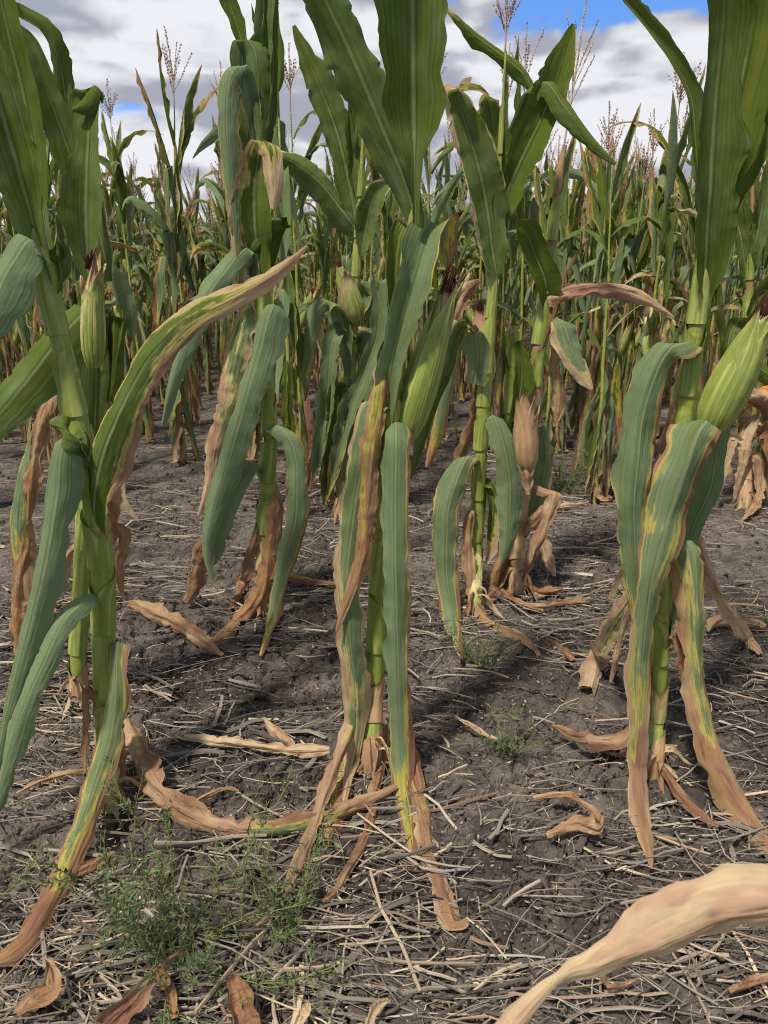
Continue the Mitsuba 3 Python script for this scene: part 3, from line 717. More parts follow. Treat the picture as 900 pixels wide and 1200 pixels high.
NEAR = [
    {'label': 'corn plant mid front row, its long brown edged leaves hanging down to the soil', 'seed': 11,
     'stalks': [
         {'P': [(-0.0346, 1.6985, 0.025, 0.0277), (-0.0276, 1.76, 0.2297, 0.0264), (-0.0155, 1.76, 0.4817, 0.0243), (0.0, 1.76, 0.7145, 0.0212), (0.0164, 1.76, 0.9302, 0.0184), (0.0355, 1.76, 1.1306, 0.0158), (0.0534, 1.76, 1.3174, 0.0133), (0.0671, 1.76, 1.432, 0.0121), (0.0678, 1.76, 1.5252, 0.0101)], 'sen': 0.3, 'node': 0.16},
     ],
     'leaves': [
         {'P': [(0.0685, 1.73, 1.3836, 0.0148, 0.0), (0.065, 1.73, 1.505, 0.0325, 0.0), (0.0624, 1.73, 1.57, 0.0963, 0.0), (0.0582, 1.71, 1.7055, 0.1233, 0.0), (0.054, 1.69, 1.8579, 0.1275, 0.0), (0.049, 1.64, 1.9966, 0.0918, 0.0), (0.0426, 1.56, 2.0666, 0.0142, 0.0)], 'A': (0.9999, 0.0042, 0.0127), 's': 0.13, 'c': 0.8, 'r': 0.03},
         {'P': [(0.0752, 1.75, 1.3617, 0.0263, 0.0), (0.0518, 1.75, 1.4484, 0.0555, 0.0), (-0.0036, 1.73, 1.57, 0.0856, 0.0), (-0.0685, 1.71, 1.7055, 0.0925, 0.0), (-0.124, 1.69, 1.8091, 0.0826, 0.0), (-0.174, 1.66, 1.9149, 0.0538, 0.0), (-0.2066, 1.64, 1.9966, 0.0092, 0.0)], 'A': (0.9306, 0.1155, 0.3473), 's': 0.22, 'c': -0.9, 'r': 0.05},
         {'P': [(0.0042, 1.77, 0.7999, 0.0379, 0.0), (-0.002, 1.76, 0.9302, 0.0491, 0.0), (0.0119, 1.74, 1.055, 0.0594, 0.0), (0.0366, 1.73, 1.1713, 0.0694, 0.0), (0.0643, 1.73, 1.2724, 0.0794, 0.0), (0.0982, 1.76, 1.3674, 0.0793, 0.0), (0.113, 1.79, 1.3829, 0.0766, 0.0), (0.1289, 1.82, 1.3697, 0.0703, 0.0), (0.1411, 1.84, 1.3332, 0.0517, 0.0), (0.1489, 1.85, 1.2954, 0.0101, 0.0)], 'A': (0.9781, -0.0656, -0.1973), 't': 1, 's': 0.28, 'c': 0.8, 'r': 0.04},
         {'P': [(0.0404, 1.79, 1.0882, 0.0202, 0.0), (0.0271, 1.77, 1.2625, 0.0504, 0.0), (0.0345, 1.78, 1.3538, 0.0498, 0.0), (0.0503, 1.81, 1.3874, 0.0426, 0.0), (0.0401, 1.85, 1.3183, 0.0361, 0.0), (0.0248, 1.87, 1.2011, 0.0124, 0.0)], 'A': (1.0, 0.0, 0.0), 's': 0.45, 'c': 1.2, 'r': 0.05},
         {'P': [(0.0, 1.76, 0.9919, 0.0364, 0.0), (-0.0199, 1.73, 0.9971, 0.0517, 0.0), (-0.0462, 1.71, 0.8795, 0.0724, 0.0), (-0.0718, 1.7, 0.7345, 0.0698, 0.0), (-0.0905, 1.69, 0.5604, 0.0715, 0.0), (-0.086, 1.68, 0.4011, 0.0688, 0.0), (-0.0711, 1.68, 0.2023, 0.0622, 0.0), (-0.0861, 1.67, 0.0518, 0.0408, 0.0), (-0.1007, 1.5062, 0.025, 0.0063, 0.0)], 'A': (1.0, 0.0, 0.0), 't': 1, 's': 0.46, 'c': 0.5, 'r': 0.08, 'sd': 3},
         {'P': [(-0.0039, 1.74, 1.0746, 0.0316, 0.0), (-0.0079, 1.72, 1.0187, 0.0434, 0.0), (-0.0259, 1.7, 0.9024, 0.0438, 0.0), (-0.0406, 1.69, 0.7592, 0.0447, 0.0), (-0.0538, 1.68, 0.6322, 0.0414, 0.0), (-0.088, 1.67, 0.5236, 0.0335, 0.0), (-0.1193, 1.67, 0.4302, 0.0064, 0.0)], 'A': (1.0, 0.0, 0.0), 't': 1, 's': 0.66, 'c': 0.6, 'r': 0.09, 'label': 'yellow and brown dying leaf in front of the stalk'},
         {'P': [(0.0043, 1.82, 0.7858, 0.0433, 0.0), (0.0125, 1.79, 0.9239, 0.0624, 0.0), (0.0283, 1.74, 0.9467, 0.0646, 0.0), (0.0277, 1.69, 0.9047, 0.0653, 0.0), (0.0262, 1.67, 0.7445, 0.0685, 0.0), (0.0291, 1.66, 0.551, 0.0685, 0.0), (0.0341, 1.65, 0.3695, 0.0639, 0.0), (0.0416, 1.64, 0.1779, 0.0613, 0.0), (0.052, 1.5685, 0.025, 0.052, 0.0), (0.0637, 1.4062, 0.025, 0.0279, 0.0), (0.0717, 1.3111, 0.025, 0.0057, 0.0)], 'A': (1.0, 0.0, 0.0), 't': 1, 's': 0.43, 'c': 0.35, 'r': 0.07, 'sd': 1},
         {'P': [(0.0273, 1.74, 0.2419, 0.0364, 0.0), (0.0547, 1.7, 0.1103, 0.0456, 0.0), (0.0866, 1.5685, 0.025, 0.0563, 0.0), (0.107, 1.3664, 0.025, 0.0525, 0.0), (0.1293, 1.2295, 0.03, 0.0449, 0.0), (0.1438, 1.1717, 0.03, 0.0451, 0.0), (0.1672, 1.18, 0.03, 0.0348, 0.0)], 'A': (0.9962, 0.0275, 0.0827), 't': 1, 's': 0.75, 'c': 0.5, 'r': 0.05, 'label': 'brown leaf with its curled tip on the soil'},
         {'P': [(-0.0409, 1.74, 0.2419, 0.0318, 0.0), (-0.0852, 1.68, 0.1505, 0.0493, 0.0), (-0.1324, 1.56, 0.0834, 0.0513, 0.0), (-0.1676, 1.42, 0.0495, 0.0479, 0.0), (-0.1964, 1.2988, 0.03, 0.0412, 0.0), (-0.2268, 1.2076, 0.03, 0.0248, 0.0), (-0.2589, 1.1656, 0.03, 0.0069, 0.0)], 'A': (0.9074, -0.1327, -0.3988), 't': 1, 's': 0.82, 'c': 1.0, 'r': 0.06, 'sd': 7},
         {'P': [(-0.0044, 1.76, 0.5058, 0.0264, 0.0), (-0.0226, 1.74, 0.2677, 0.0362, 0.0), (-0.0593, 1.71, 0.13, 0.0411, 0.0), (-0.1038, 1.6521, 0.025, 0.0542, 0.0), (-0.1208, 1.4913, 0.025, 0.0541, 0.0), (-0.1313, 1.4062, 0.025, 0.0159, 0.0)], 'A': (0.9773, -0.0669, -0.2012), 't': 1, 's': 0.55, 'c': 0.8, 'r': 0.1},
         {'P': [(0.0047, 1.76, 0.0958, 0.0188, 0.0), (0.0, 1.7058, 0.025, 0.0324, 0.0), (-0.0173, 1.5685, 0.025, 0.0347, 0.0), (-0.0438, 1.4062, 0.025, 0.0358, 0.0), (-0.0791, 1.3109, 0.03, 0.0301, 0.0), (-0.099, 1.2634, 0.03, 0.0366, 0.0), (-0.1291, 1.2273, 0.03, 0.0108, 0.0)], 'A': (0.9411, -0.1067, -0.3208), 't': 1, 's': 1, 'c': 1.1, 'r': 0.1},
         {'P': [(-0.018, 1.76, 0.3834, 0.0135, 0.0), (-0.0494, 1.74, 0.3188, 0.0314, 0.0), (-0.0716, 1.74, 0.344, 0.0268, 0.0), (-0.1036, 1.74, 0.1631, 0.0184, 0.0)], 'A': (0.9249, -0.12, -0.3608), 't': 1, 's': 0.3, 'c': 0.8, 'r': 0.1},
         {'P': [(-0.0236, 1.76, 0.0683, 0.0236, 0.0), (-0.0512, 1.72, 0.0282, 0.0373, 0.0), (-0.0722, 1.6521, 0.025, 0.0226, 0.0)], 'A': (0.8984, -0.1386, -0.4168), 's': 1, 'c': 0.7, 'r': 0.2},
         {'P': [(-0.0095, 1.78, 0.0543, 0.0239, 0.0), (0.0471, 1.7431, 0.025, 0.0377, 0.0), (0.0683, 1.6697, 0.025, 0.0182, 0.0)], 'A': (0.7619, 0.2044, 0.6145), 's': 1, 'c': 0.7, 'r': 0.2},
         {'P': [(0.0653, 1.83, 0.783, 0.0131, 0.0), (0.1115, 1.85, 0.9331, 0.03, 0.0), (0.1561, 1.86, 1.0591, 0.0358, 0.0), (0.1982, 1.87, 1.1527, 0.0375, 0.0), (0.2229, 1.88, 1.1356, 0.0252, 0.0)], 'A': (0.9111, -0.1301, -0.3911), 's': 0.3, 'c': 1.1, 'r': 0.1},
     ],
     'ears': [
         {'base': (0.05, 1.78, 0.8943), 'tip': (0.1447, 1.76, 1.2553), 'R': 0.0395, 's': 0.17, 'label': 'ear of corn in green and tan husk with dark silk'},
     ],
    },
    {'label': 'bright corn plant right in the front row carrying a plump light green ear', 'seed': 23,
     'stalks': [
         {'P': [(0.7316, 1.7058, 0.025, 0.0255), (0.7437, 1.76, 0.123, 0.0257), (0.7263, 1.76, 0.333, 0.0272), (0.7144, 1.76, 0.5298, 0.0252), (0.7139, 1.76, 0.7145, 0.0234), (0.7143, 1.76, 0.9302, 0.0215), (0.7169, 1.76, 1.0522, 0.02), (0.7175, 1.76, 1.169, 0.0196), (0.718, 1.76, 1.2811, 0.0182), (0.7185, 1.76, 1.3885, 0.0141), (0.7117, 1.76, 1.4917, 0.0083)], 'sen': 0.22, 'node': 0.18},
     ],
     'leaves': [
         {'P': [(0.7279, 1.75, 1.2353, 0.027, 0.0), (0.7161, 1.74, 1.2776, 0.057, 0.0), (0.7048, 1.73, 1.3435, 0.0746, 0.0), (0.6865, 1.71, 1.4699, 0.0899, 0.0), (0.6732, 1.7, 1.6121, 0.0833, 0.0), (0.6658, 1.69, 1.7301, 0.0841, 0.0), (0.6425, 1.66, 1.848, 0.0739, 0.0), (0.612, 1.62, 1.9382, 0.0306, 0.0)], 'A': (0.9989, -0.0146, -0.0439), 's': 0.18, 'c': 0.9, 'r': 0.05},
         {'P': [(0.7398, 1.76, 1.3174, 0.0229, 0.0), (0.7441, 1.77, 1.4758, 0.067, 0.0), (0.7533, 1.78, 1.6429, 0.105, 0.0), (0.7591, 1.78, 1.7684, 0.1342, 0.0), (0.747, 1.76, 1.8954, 0.1188, 0.0), (0.7332, 1.76, 2.0341, 0.0494, 0.0)], 'A': (0.9924, -0.0388, -0.1167), 's': 0.06, 'c': 0.5, 'r': 0.03},
         {'P': [(0.7447, 1.79, 1.3177, 0.0155, 0.0), (0.6818, 1.79, 1.5291, 0.0298, 0.0), (0.659, 1.79, 1.6319, 0.0329, 0.0), (0.6117, 1.79, 1.7056, 0.0324, 0.0), (0.5465, 1.79, 1.7741, 0.0302, 0.0), (0.4762, 1.79, 1.8392, 0.0245, 0.0), (0.4157, 1.79, 1.891, 0.0069, 0.0)], 'A': (0.9248, 0.1201, 0.361), 's': 0.1, 'c': 1.2, 'r': 0.03},
         {'P': [(0.7534, 1.78, 1.2808, 0.0155, 0.0), (0.7696, 1.79, 1.4255, 0.0418, 0.0), (0.8023, 1.79, 1.5206, 0.0485, 0.0), (0.8257, 1.79, 1.6286, 0.0438, 0.0), (0.8665, 1.79, 1.7401, 0.0357, 0.0), (0.8821, 1.79, 1.8015, 0.0071, 0.0)], 'A': (0.9405, -0.1073, -0.3224), 's': 0.35, 'c': 1.2, 'r': 0.05},
         {'P': [(0.7104, 1.76, 1.072, 0.0279, 0.0), (0.6947, 1.73, 1.1335, 0.0505, 0.0), (0.6495, 1.7, 1.1271, 0.065, 0.0), (0.6079, 1.68, 1.0635, 0.0803, 0.0), (0.5865, 1.67, 0.9491, 0.0893, 0.0), (0.5825, 1.66, 0.8104, 0.0832, 0.0), (0.5983, 1.66, 0.662, 0.0692, 0.0), (0.6275, 1.66, 0.5053, 0.046, 0.0), (0.6536, 1.66, 0.3639, 0.0129, 0.0)], 'A': (0.9848, -0.0548, -0.1648), 't': 1, 's': 0.4, 'c': 0.45, 'r': 0.07, 'sd': 2},
         {'P': [(0.7776, 1.74, 0.959, 0.0806, 0.0), (0.7354, 1.7, 0.9428, 0.1028, 0.0), (0.6909, 1.66, 0.831, 0.1184, 0.0), (0.6569, 1.64, 0.6911, 0.1081, 0.0), (0.6357, 1.63, 0.5645, 0.0734, 0.0), (0.637, 1.63, 0.4044, 0.0587, 0.0), (0.6479, 1.62, 0.2167, 0.0581, 0.0), (0.654, 1.61, 0.0706, 0.0571, 0.0), (0.6226, 1.4478, 0.025, 0.0407, 0.0), (0.5956, 1.3209, 0.025, 0.0057, 0.0)], 'A': (0.9877, -0.0494, -0.1484), 't': 1, 's': 0.5, 'c': 0.5, 'r': 0.06, 'sd': 4},
         {'P': [(0.8285, 1.79, 0.9239, 0.0416, 0.0), (0.8308, 1.81, 0.7886, 0.0646, 0.0), (0.7971, 1.81, 0.6515, 0.0661, 0.0), (0.7763, 1.8, 0.4878, 0.063, 0.0), (0.7624, 1.79, 0.3677, 0.0183, 0.0)], 'A': (0.9662, -0.0813, -0.2445), 't': 1, 's': 0.12, 'c': 0.7, 'r': 0.05},
         {'P': [(0.7299, 1.78, 0.4968, 0.0267, 0.0), (0.7242, 1.76, 0.612, 0.0519, 0.0), (0.7352, 1.73, 0.6577, 0.0718, 0.0), (0.7504, 1.7, 0.613, 0.0838, 0.0), (0.7663, 1.68, 0.4957, 0.0762, 0.0), (0.7859, 1.66, 0.3518, 0.0601, 0.0), (0.8094, 1.62, 0.2167, 0.0646, 0.0), (0.842, 1.56, 0.1088, 0.0723, 0.0), (0.8917, 1.4854, 0.03, 0.0622, 0.0), (0.895, 1.3483, 0.03, 0.0462, 0.0), (0.9041, 1.275, 0.03, 0.0092, 0.0)], 'A': (1.0, 0.0, 0.0), 't': 1, 's': 0.6, 'c': 0.8, 'r': 0.08, 'sd': 3},
         {'P': [(0.745, 1.79, 0.7943, 0.017, 0.0), (0.816, 1.86, 0.6575, 0.0451, 0.0), (0.9171, 1.96, 0.4818, 0.0534, 0.0), (1.0794, 2.14, 0.2696, 0.0486, 0.0), (1.3006, 2.3863, 0.03, 0.0672, 0.0), (1.299, 2.2815, 0.03, 0.0176, 0.0)], 'A': (0.9123, 0.1292, 0.3885), 't': 1, 's': 1, 'c': 0.6, 'r': 0.12},
         {'P': [(0.6985, 1.76, 0.5535, 0.0175, 0.0), (0.6711, 1.8, 0.4829, 0.0495, 0.0), (0.649, 1.88, 0.3528, 0.0573, 0.0), (0.7268, 2.2521, 0.03, 0.0756, 0.0), (0.6538, 2.0631, 0.03, 0.0486, 0.0)], 'A': (0.8659, -0.1579, -0.4747), 't': 1, 's': 0.66, 'c': 0.9, 'r': 0.08},
         {'P': [(0.7048, 1.76, 0.3834, 0.018, 0.0), (0.6998, 1.75, 0.2358, 0.0297, 0.0), (0.6826, 1.74, 0.1095, 0.0418, 0.0), (0.6369, 1.74, 0.0549, 0.0515, 0.0), (0.5578, 1.73, 0.073, 0.0558, 0.0), (0.5107, 1.8148, 0.03, 0.0389, 0.0), (0.4854, 1.8561, 0.03, 0.0099, 0.0)], 'A': (0.5, -0.2734, -0.8218), 't': 1, 's': 1, 'c': 0.9, 'r': 0.1},
         {'P': [(0.7362, 1.7058, 0.025, 0.0232, 0.0), (0.744, 1.6011, 0.025, 0.0352, 0.0), (0.7589, 1.5064, 0.03, 0.0335, 0.0), (0.7969, 1.4478, 0.03, 0.0102, 0.0)], 'A': (0.7255, 0.2172, 0.6531), 't': 1, 's': 1, 'c': 1.1, 'r': 0.12},
         {'P': [(0.7292, 1.74, 0.344, 0.0179, 0.0), (0.7507, 1.73, 0.3941, 0.0397, 0.0), (0.7815, 1.72, 0.3301, 0.0444, 0.0), (0.8204, 1.72, 0.2024, 0.0408, 0.0), (0.8432, 1.71, 0.1033, 0.0092, 0.0)], 'A': (0.922, 0.1222, 0.3674), 't': 1, 's': 0.95, 'c': 0.8, 'r': 0.15},
         {'P': [(0.7182, 1.76, 0.3834, 0.0449, 0.0), (0.7008, 1.74, 0.3188, 0.0494, 0.0), (0.7091, 1.74, 0.1631, 0.0276, 0.0), (0.7135, 1.74, 0.0823, 0.0093, 0.0)], 'A': (0.9933, -0.0366, -0.11), 't': 1, 's': 0.9, 'c': 0.9, 'r': 0.1},
         {'P': [(0.643, 1.76, 0.6236, 0.0108, 0.0), (0.6465, 1.86, 0.5061, 0.0208, 0.0), (0.6724, 2.01, 0.3517, 0.0253, 0.0)], 'A': (0.8972, -0.1394, -0.4191), 't': 1, 's': 0.8, 'c': 0.8, 'r': 0.1},
         {'P': [(0.6848, 1.76, 0.4817, 0.0133, 0.0), (0.6549, 1.81, 0.4083, 0.0275, 0.0), (0.6531, 1.86, 0.2511, 0.0288, 0.0), (0.6535, 1.88, 0.1568, 0.0098, 0.0)], 'A': (0.9153, -0.1271, -0.3821), 't': 1, 's': 1, 'c': 0.8, 'r': 0.15},
         {'P': [(0.8127, 1.76, 0.9715, 0.0163, 0.0), (0.8425, 1.81, 1.0858, 0.0327, 0.0), (0.8848, 1.82, 1.1842, 0.0444, 0.0), (0.9363, 1.82, 1.2614, 0.0359, 0.0)], 'A': (0.9062, -0.1335, -0.4013), 's': 0.05, 'c': 0.8, 'r': 0.05},
     ],
     'ears': [
         {'base': (0.7748, 1.75, 0.922), 'tip': (0.8495, 1.73, 1.1974), 'R': 0.0459, 's': 0.14, 'label': 'plump light green ear of corn with dark silk'},
     ],
    },
    {'label': 'stout corn plant left in the front row, its broad leaf browning towards the raised tip', 'seed': 37,
     'stalks': [
         {'P': [(-0.6918, 1.5525, 0.025, 0.0236), (-0.7199, 1.66, 0.1642, 0.0255), (-0.7, 1.66, 0.3879, 0.0277), (-0.6803, 1.66, 0.6401, 0.0296), (-0.6836, 1.66, 0.8104, 0.0277), (-0.6924, 1.66, 0.9708, 0.026), (-0.7064, 1.66, 1.122, 0.0234), (-0.7207, 1.66, 1.2821, 0.0217), (-0.7309, 1.66, 1.3835, 0.0177), (-0.7328, 1.66, 1.4649, 0.0105)], 'sen': 0.1, 'node': 0.19},
     ],
     'leaves': [
         {'P': [(-0.7215, 1.65, 1.3331, 0.0356, 0.0), (-0.7232, 1.64, 1.3988, 0.0594, 0.0), (-0.7263, 1.62, 1.4765, 0.0984, 0.0), (-0.7339, 1.6, 1.5792, 0.1081, 0.0), (-0.7411, 1.58, 1.6884, 0.1009, 0.0), (-0.7517, 1.56, 1.7894, 0.0759, 0.0), (-0.7628, 1.56, 1.8529, 0.015, 0.0)], 'A': (0.962, 0.0862, 0.259), 's': 0.16, 'c': 0.9, 'r': 0.04},
         {'P': [(-0.7323, 1.67, 1.3807, 0.025, 0.0), (-0.7223, 1.69, 1.4841, 0.0708, 0.0), (-0.7298, 1.7, 1.6275, 0.0865, 0.0), (-0.7409, 1.69, 1.7447, 0.0771, 0.0), (-0.7512, 1.69, 1.8441, 0.0656, 0.0), (-0.757, 1.69, 1.926, 0.0161, 0.0)], 'A': (0.9865, 0.0516, 0.1552), 's': 0.06, 'c': 0.5, 'r': 0.04},
         {'P': [(-0.7087, 1.66, 1.2386, 0.0219, 0.0), (-0.7071, 1.64, 1.3162, 0.0462, 0.0), (-0.7172, 1.61, 1.3487, 0.0762, 0.0), (-0.7459, 1.58, 1.3075, 0.0892, 0.0), (-0.7825, 1.55, 1.2345, 0.0854, 0.0), (-0.8525, 1.54, 1.1177, 0.0522, 0.0)], 'A': (0.6428, -0.2418, -0.7269), 't': 1, 's': 0.03, 'c': 0.6, 'r': 0.05},
         {'P': [(-0.7014, 1.66, 1.2386, 0.0183, 0.0), (-0.6927, 1.68, 1.2819, 0.055, 0.0), (-0.7084, 1.69, 1.3305, 0.0621, 0.0), (-0.7201, 1.67, 1.3165, 0.0398, 0.0)], 'A': (0.866, 0.1578, 0.4744), 's': 0.08, 'c': 0.8, 'r': 0.05},
         {'P': [(-0.6756, 1.65, 0.6658, 0.0405, 0.0), (-0.6703, 1.63, 0.7474, 0.0828, 0.0), (-0.6281, 1.6, 0.8774, 0.0908, 0.0), (-0.5582, 1.57, 1.0069, 0.087, 0.0), (-0.4724, 1.54, 1.1263, 0.0799, 0.0), (-0.3799, 1.52, 1.2, 0.0675, 0.0), (-0.2858, 1.51, 1.2442, 0.0465, 0.0), (-0.2044, 1.5, 1.287, 0.0294, 0.0), (-0.1447, 1.49, 1.3329, 0.0064, 0.0)], 'A': (-0.6428, 0.2418, 0.7269), 's': 0.48, 'c': 0.5, 'r': 0.06, 'tw': 0.3, 'sd': 8, 'label': 'broad dark green leaf rising to the right with a yellow and brown tip'},
         {'P': [(-0.6894, 1.66, 0.7478, 0.02, 0.0), (-0.6733, 1.63, 0.8794, 0.0462, 0.0), (-0.6793, 1.6, 0.9487, 0.0523, 0.0), (-0.6916, 1.57, 0.9328, 0.0625, 0.0), (-0.7131, 1.55, 0.8235, 0.0743, 0.0), (-0.7485, 1.53, 0.6715, 0.0718, 0.0), (-0.794, 1.51, 0.5349, 0.0614, 0.0), (-0.8412, 1.49, 0.3939, 0.0506, 0.0), (-0.8922, 1.48, 0.241, 0.0358, 0.0), (-0.9442, 1.48, 0.0969, 0.0102, 0.0)], 'A': (0.9703, -0.0764, -0.2296), 't': 1, 's': 0.17, 'c': 0.9, 'r': 0.06},
         {'P': [(-0.679, 1.64, 0.9554, 0.0229, 0.0), (-0.6601, 1.61, 0.9234, 0.0453, 0.0), (-0.6884, 1.58, 0.9587, 0.0479, 0.0), (-0.7288, 1.6, 0.9676, 0.0186, 0.0)], 'A': (0.6428, -0.2418, -0.7269), 's': 0.05, 'c': 1.1, 'r': 0.05},
         {'P': [(-0.6972, 1.66, 0.4822, 0.0294, 0.0), (-0.6902, 1.61, 0.5581, 0.0444, 0.0), (-0.721, 1.55, 0.5407, 0.0509, 0.0), (-0.7671, 1.49, 0.4489, 0.054, 0.0), (-0.8151, 1.44, 0.337, 0.0536, 0.0), (-0.8533, 1.41, 0.2233, 0.0461, 0.0), (-0.8907, 1.39, 0.0997, 0.0097, 0.0)], 'A': (0.8988, -0.1384, -0.416), 't': 1, 's': 0.14, 'c': 0.7, 'r': 0.04},
         {'P': [(-0.6985, 1.66, 0.2906, 0.026, 0.0), (-0.6517, 1.63, 0.4232, 0.0418, 0.0), (-0.6524, 1.59, 0.3331, 0.054, 0.0), (-0.6689, 1.56, 0.2083, 0.0669, 0.0), (-0.6878, 1.48, 0.1214, 0.0651, 0.0), (-0.6965, 1.36, 0.0669, 0.0539, 0.0), (-0.7062, 1.2519, 0.03, 0.051, 0.0), (-0.7082, 1.1514, 0.03, 0.0445, 0.0), (-0.7318, 1.1007, 0.03, 0.0364, 0.0), (-0.7588, 1.0821, 0.03, 0.0131, 0.0)], 'A': (0.9272, -0.1182, -0.3555), 't': 1, 's': 0.5, 'c': 0.6, 'r': 0.06, 'sd': 1},
         {'P': [(-0.7268, 1.66, 0.0858, 0.0179, 0.0), (-0.728, 1.64, 0.2732, 0.0302, 0.0), (-0.7386, 1.62, 0.3004, 0.0297, 0.0), (-0.7515, 1.6, 0.2053, 0.0342, 0.0), (-0.7575, 1.58, 0.0807, 0.0173, 0.0)], 'A': (1.0, 0.0, 0.0), 's': 1, 'c': 0.9, 'r': 0.12},
         {'P': [(-0.728, 1.68, 0.0979, 0.0226, 0.0), (-0.7044, 1.66, 0.1642, 0.0399, 0.0), (-0.6945, 1.64, 0.0742, 0.0401, 0.0), (-0.6714, 1.5685, 0.025, 0.0173, 0.0)], 'A': (1.0, 0.0, 0.0), 's': 1, 'c': 0.9, 'r': 0.12},
     ],
     'ears': [
     ],
    },
    {'label': 'corn plant behind the left front plant, dark red silk on its small upright ear', 'seed': 51,
     'stalks': [
         {'P': [(-0.9551, 2.05, 0.0838, 0.0267), (-0.9072, 2.05, 0.375, 0.0256), (-0.8612, 2.05, 0.6181, 0.0272), (-0.8213, 2.05, 0.8205, 0.0384), (-0.7913, 2.05, 0.9881, 0.0398), (-0.7772, 2.05, 1.1027, 0.0276), (-0.7674, 2.05, 1.2566, 0.018), (-0.7668, 2.05, 1.4031, 0.0153), (-0.7637, 2.05, 1.5623, 0.0107)], 'sen': 0.25, 'node': 0.2},
     ],
     'leaves': [
         {'P': [(-0.8058, 2.02, 0.7788, 0.0811, 0.0), (-0.7753, 2.0, 0.9499, 0.0828, 0.0), (-0.7509, 1.99, 1.0645, 0.0854, 0.0), (-0.7197, 1.97, 1.1534, 0.0965, 0.0), (-0.7349, 1.93, 1.1938, 0.0983, 0.0), (-0.8, 1.89, 1.1285, 0.1058, 0.0), (-0.8995, 1.85, 1.008, 0.1143, 0.0), (-0.9911, 1.81, 0.909, 0.1012, 0.0), (-1.1047, 1.79, 0.8053, 0.0425, 0.0)], 'A': (0.5736, -0.2586, -0.7773), 's': 0.13, 'c': 0.55, 'r': 0.06},
         {'P': [(-0.7944, 2.07, 0.8651, 0.0289, 0.0), (-0.7466, 2.08, 1.0999, 0.056, 0.0), (-0.726, 2.07, 1.1683, 0.0597, 0.0), (-0.7365, 2.05, 1.0574, 0.0556, 0.0), (-0.7519, 2.03, 0.9446, 0.0233, 0.0)], 'A': (1.0, 0.0, 0.0), 's': 0.12, 'c': 0.8, 'r': 0.1},
         {'P': [(-0.7402, 2.1, 1.2555, 0.023, 0.0), (-0.7605, 2.1, 1.4265, 0.0716, 0.0), (-0.8004, 2.09, 1.5675, 0.0826, 0.0), (-0.8239, 2.07, 1.6801, 0.0718, 0.0), (-0.8456, 2.05, 1.7861, 0.0575, 0.0), (-0.8743, 2.05, 1.8394, 0.0122, 0.0)], 'A': (0.9409, 0.1069, 0.3214), 's': 0.2, 'c': 0.8, 'r': 0.04},
         {'P': [(-0.765, 2.02, 1.2572, 0.031, 0.0), (-0.7484, 2.02, 1.4416, 0.0944, 0.0), (-0.7297, 2.04, 1.5994, 0.0801, 0.0), (-0.7236, 2.08, 1.7007, 0.0592, 0.0), (-0.706, 2.06, 1.7154, 0.0376, 0.0), (-0.7246, 2.03, 1.6764, 0.0455, 0.0), (-0.7565, 2.02, 1.6561, 0.0103, 0.0)], 'A': (1.0, 0.0, 0.0), 's': 0.05, 'c': 0.8, 'r': 0.06},
         {'P': [(-0.8162, 2.15, 1.3866, 0.0184, 0.0), (-0.8247, 2.17, 1.5571, 0.0408, 0.0), (-0.8256, 2.17, 1.7181, 0.053, 0.0), (-0.824, 2.15, 1.8286, 0.0472, 0.0), (-0.8399, 2.11, 1.8642, 0.0376, 0.0), (-0.8688, 2.05, 1.8744, 0.0242, 0.0), (-0.9064, 2.05, 1.8917, 0.0081, 0.0)], 'A': (0.766, 0.2029, 0.6099), 's': 0.15, 'c': 0.9, 'r': 0.04},
         {'P': [(-0.9084, 2.15, 1.3212, 0.0233, 0.0), (-0.9145, 2.15, 1.4081, 0.0322, 0.0), (-0.9084, 2.15, 1.6355, 0.0576, 0.0), (-0.9256, 2.15, 1.8098, 0.0517, 0.0), (-0.9566, 2.15, 1.8841, 0.0128, 0.0)], 'A': (0.9778, 0.0661, 0.1988), 's': 0.1, 'c': 0.6, 'r': 0.05},
         {'P': [(-0.7733, 2.15, 1.3212, 0.0186, 0.0), (-0.7344, 2.13, 1.2549, 0.056, 0.0), (-0.6968, 2.1, 1.1889, 0.0418, 0.0), (-0.6883, 2.08, 1.0999, 0.0093, 0.0)], 'A': (0.9848, 0.0548, 0.1648), 't': 1, 's': 0.05, 'c': 0.7, 'r': 0.05},
         {'P': [(-0.9338, 2.1, 0.9565, 0.0241, 0.0), (-0.9455, 2.03, 0.8974, 0.0612, 0.0), (-0.9774, 2.01, 0.7814, 0.0617, 0.0), (-1.0025, 2.0, 0.6474, 0.0289, 0.0), (-1.0131, 2.0, 0.6091, 0.0073, 0.0)], 'A': (1.0, 0.0, 0.0), 't': 1, 's': 0.95, 'c': 0.8, 'r': 0.1, 'label': 'dead tan leaf'},
         {'P': [(-0.9694, 2.15, 0.9236, 0.0198, 0.0), (-1.0087, 2.1, 0.8088, 0.064, 0.0), (-1.0656, 2.08, 0.6344, 0.07, 0.0), (-1.0852, 2.07, 0.4772, 0.0713, 0.0), (-1.0754, 2.05, 0.3469, 0.0515, 0.0), (-1.0737, 2.05, 0.2901, 0.0104, 0.0)], 'A': (1.0, 0.0, 0.0), 't': 1, 's': 0.5, 'c': 0.8, 'r': 0.08},
         {'P': [(-1.0617, 2.07, 0.5315, 0.0354, 0.0), (-1.0925, 2.05, 0.4028, 0.0664, 0.0), (-1.1139, 2.03, 0.2715, 0.0567, 0.0), (-1.118, 2.01, 0.1519, 0.0104, 0.0)], 'A': (1.0, 0.0, 0.0), 't': 1, 's': 0.9, 'c': 0.9, 'r': 0.15},
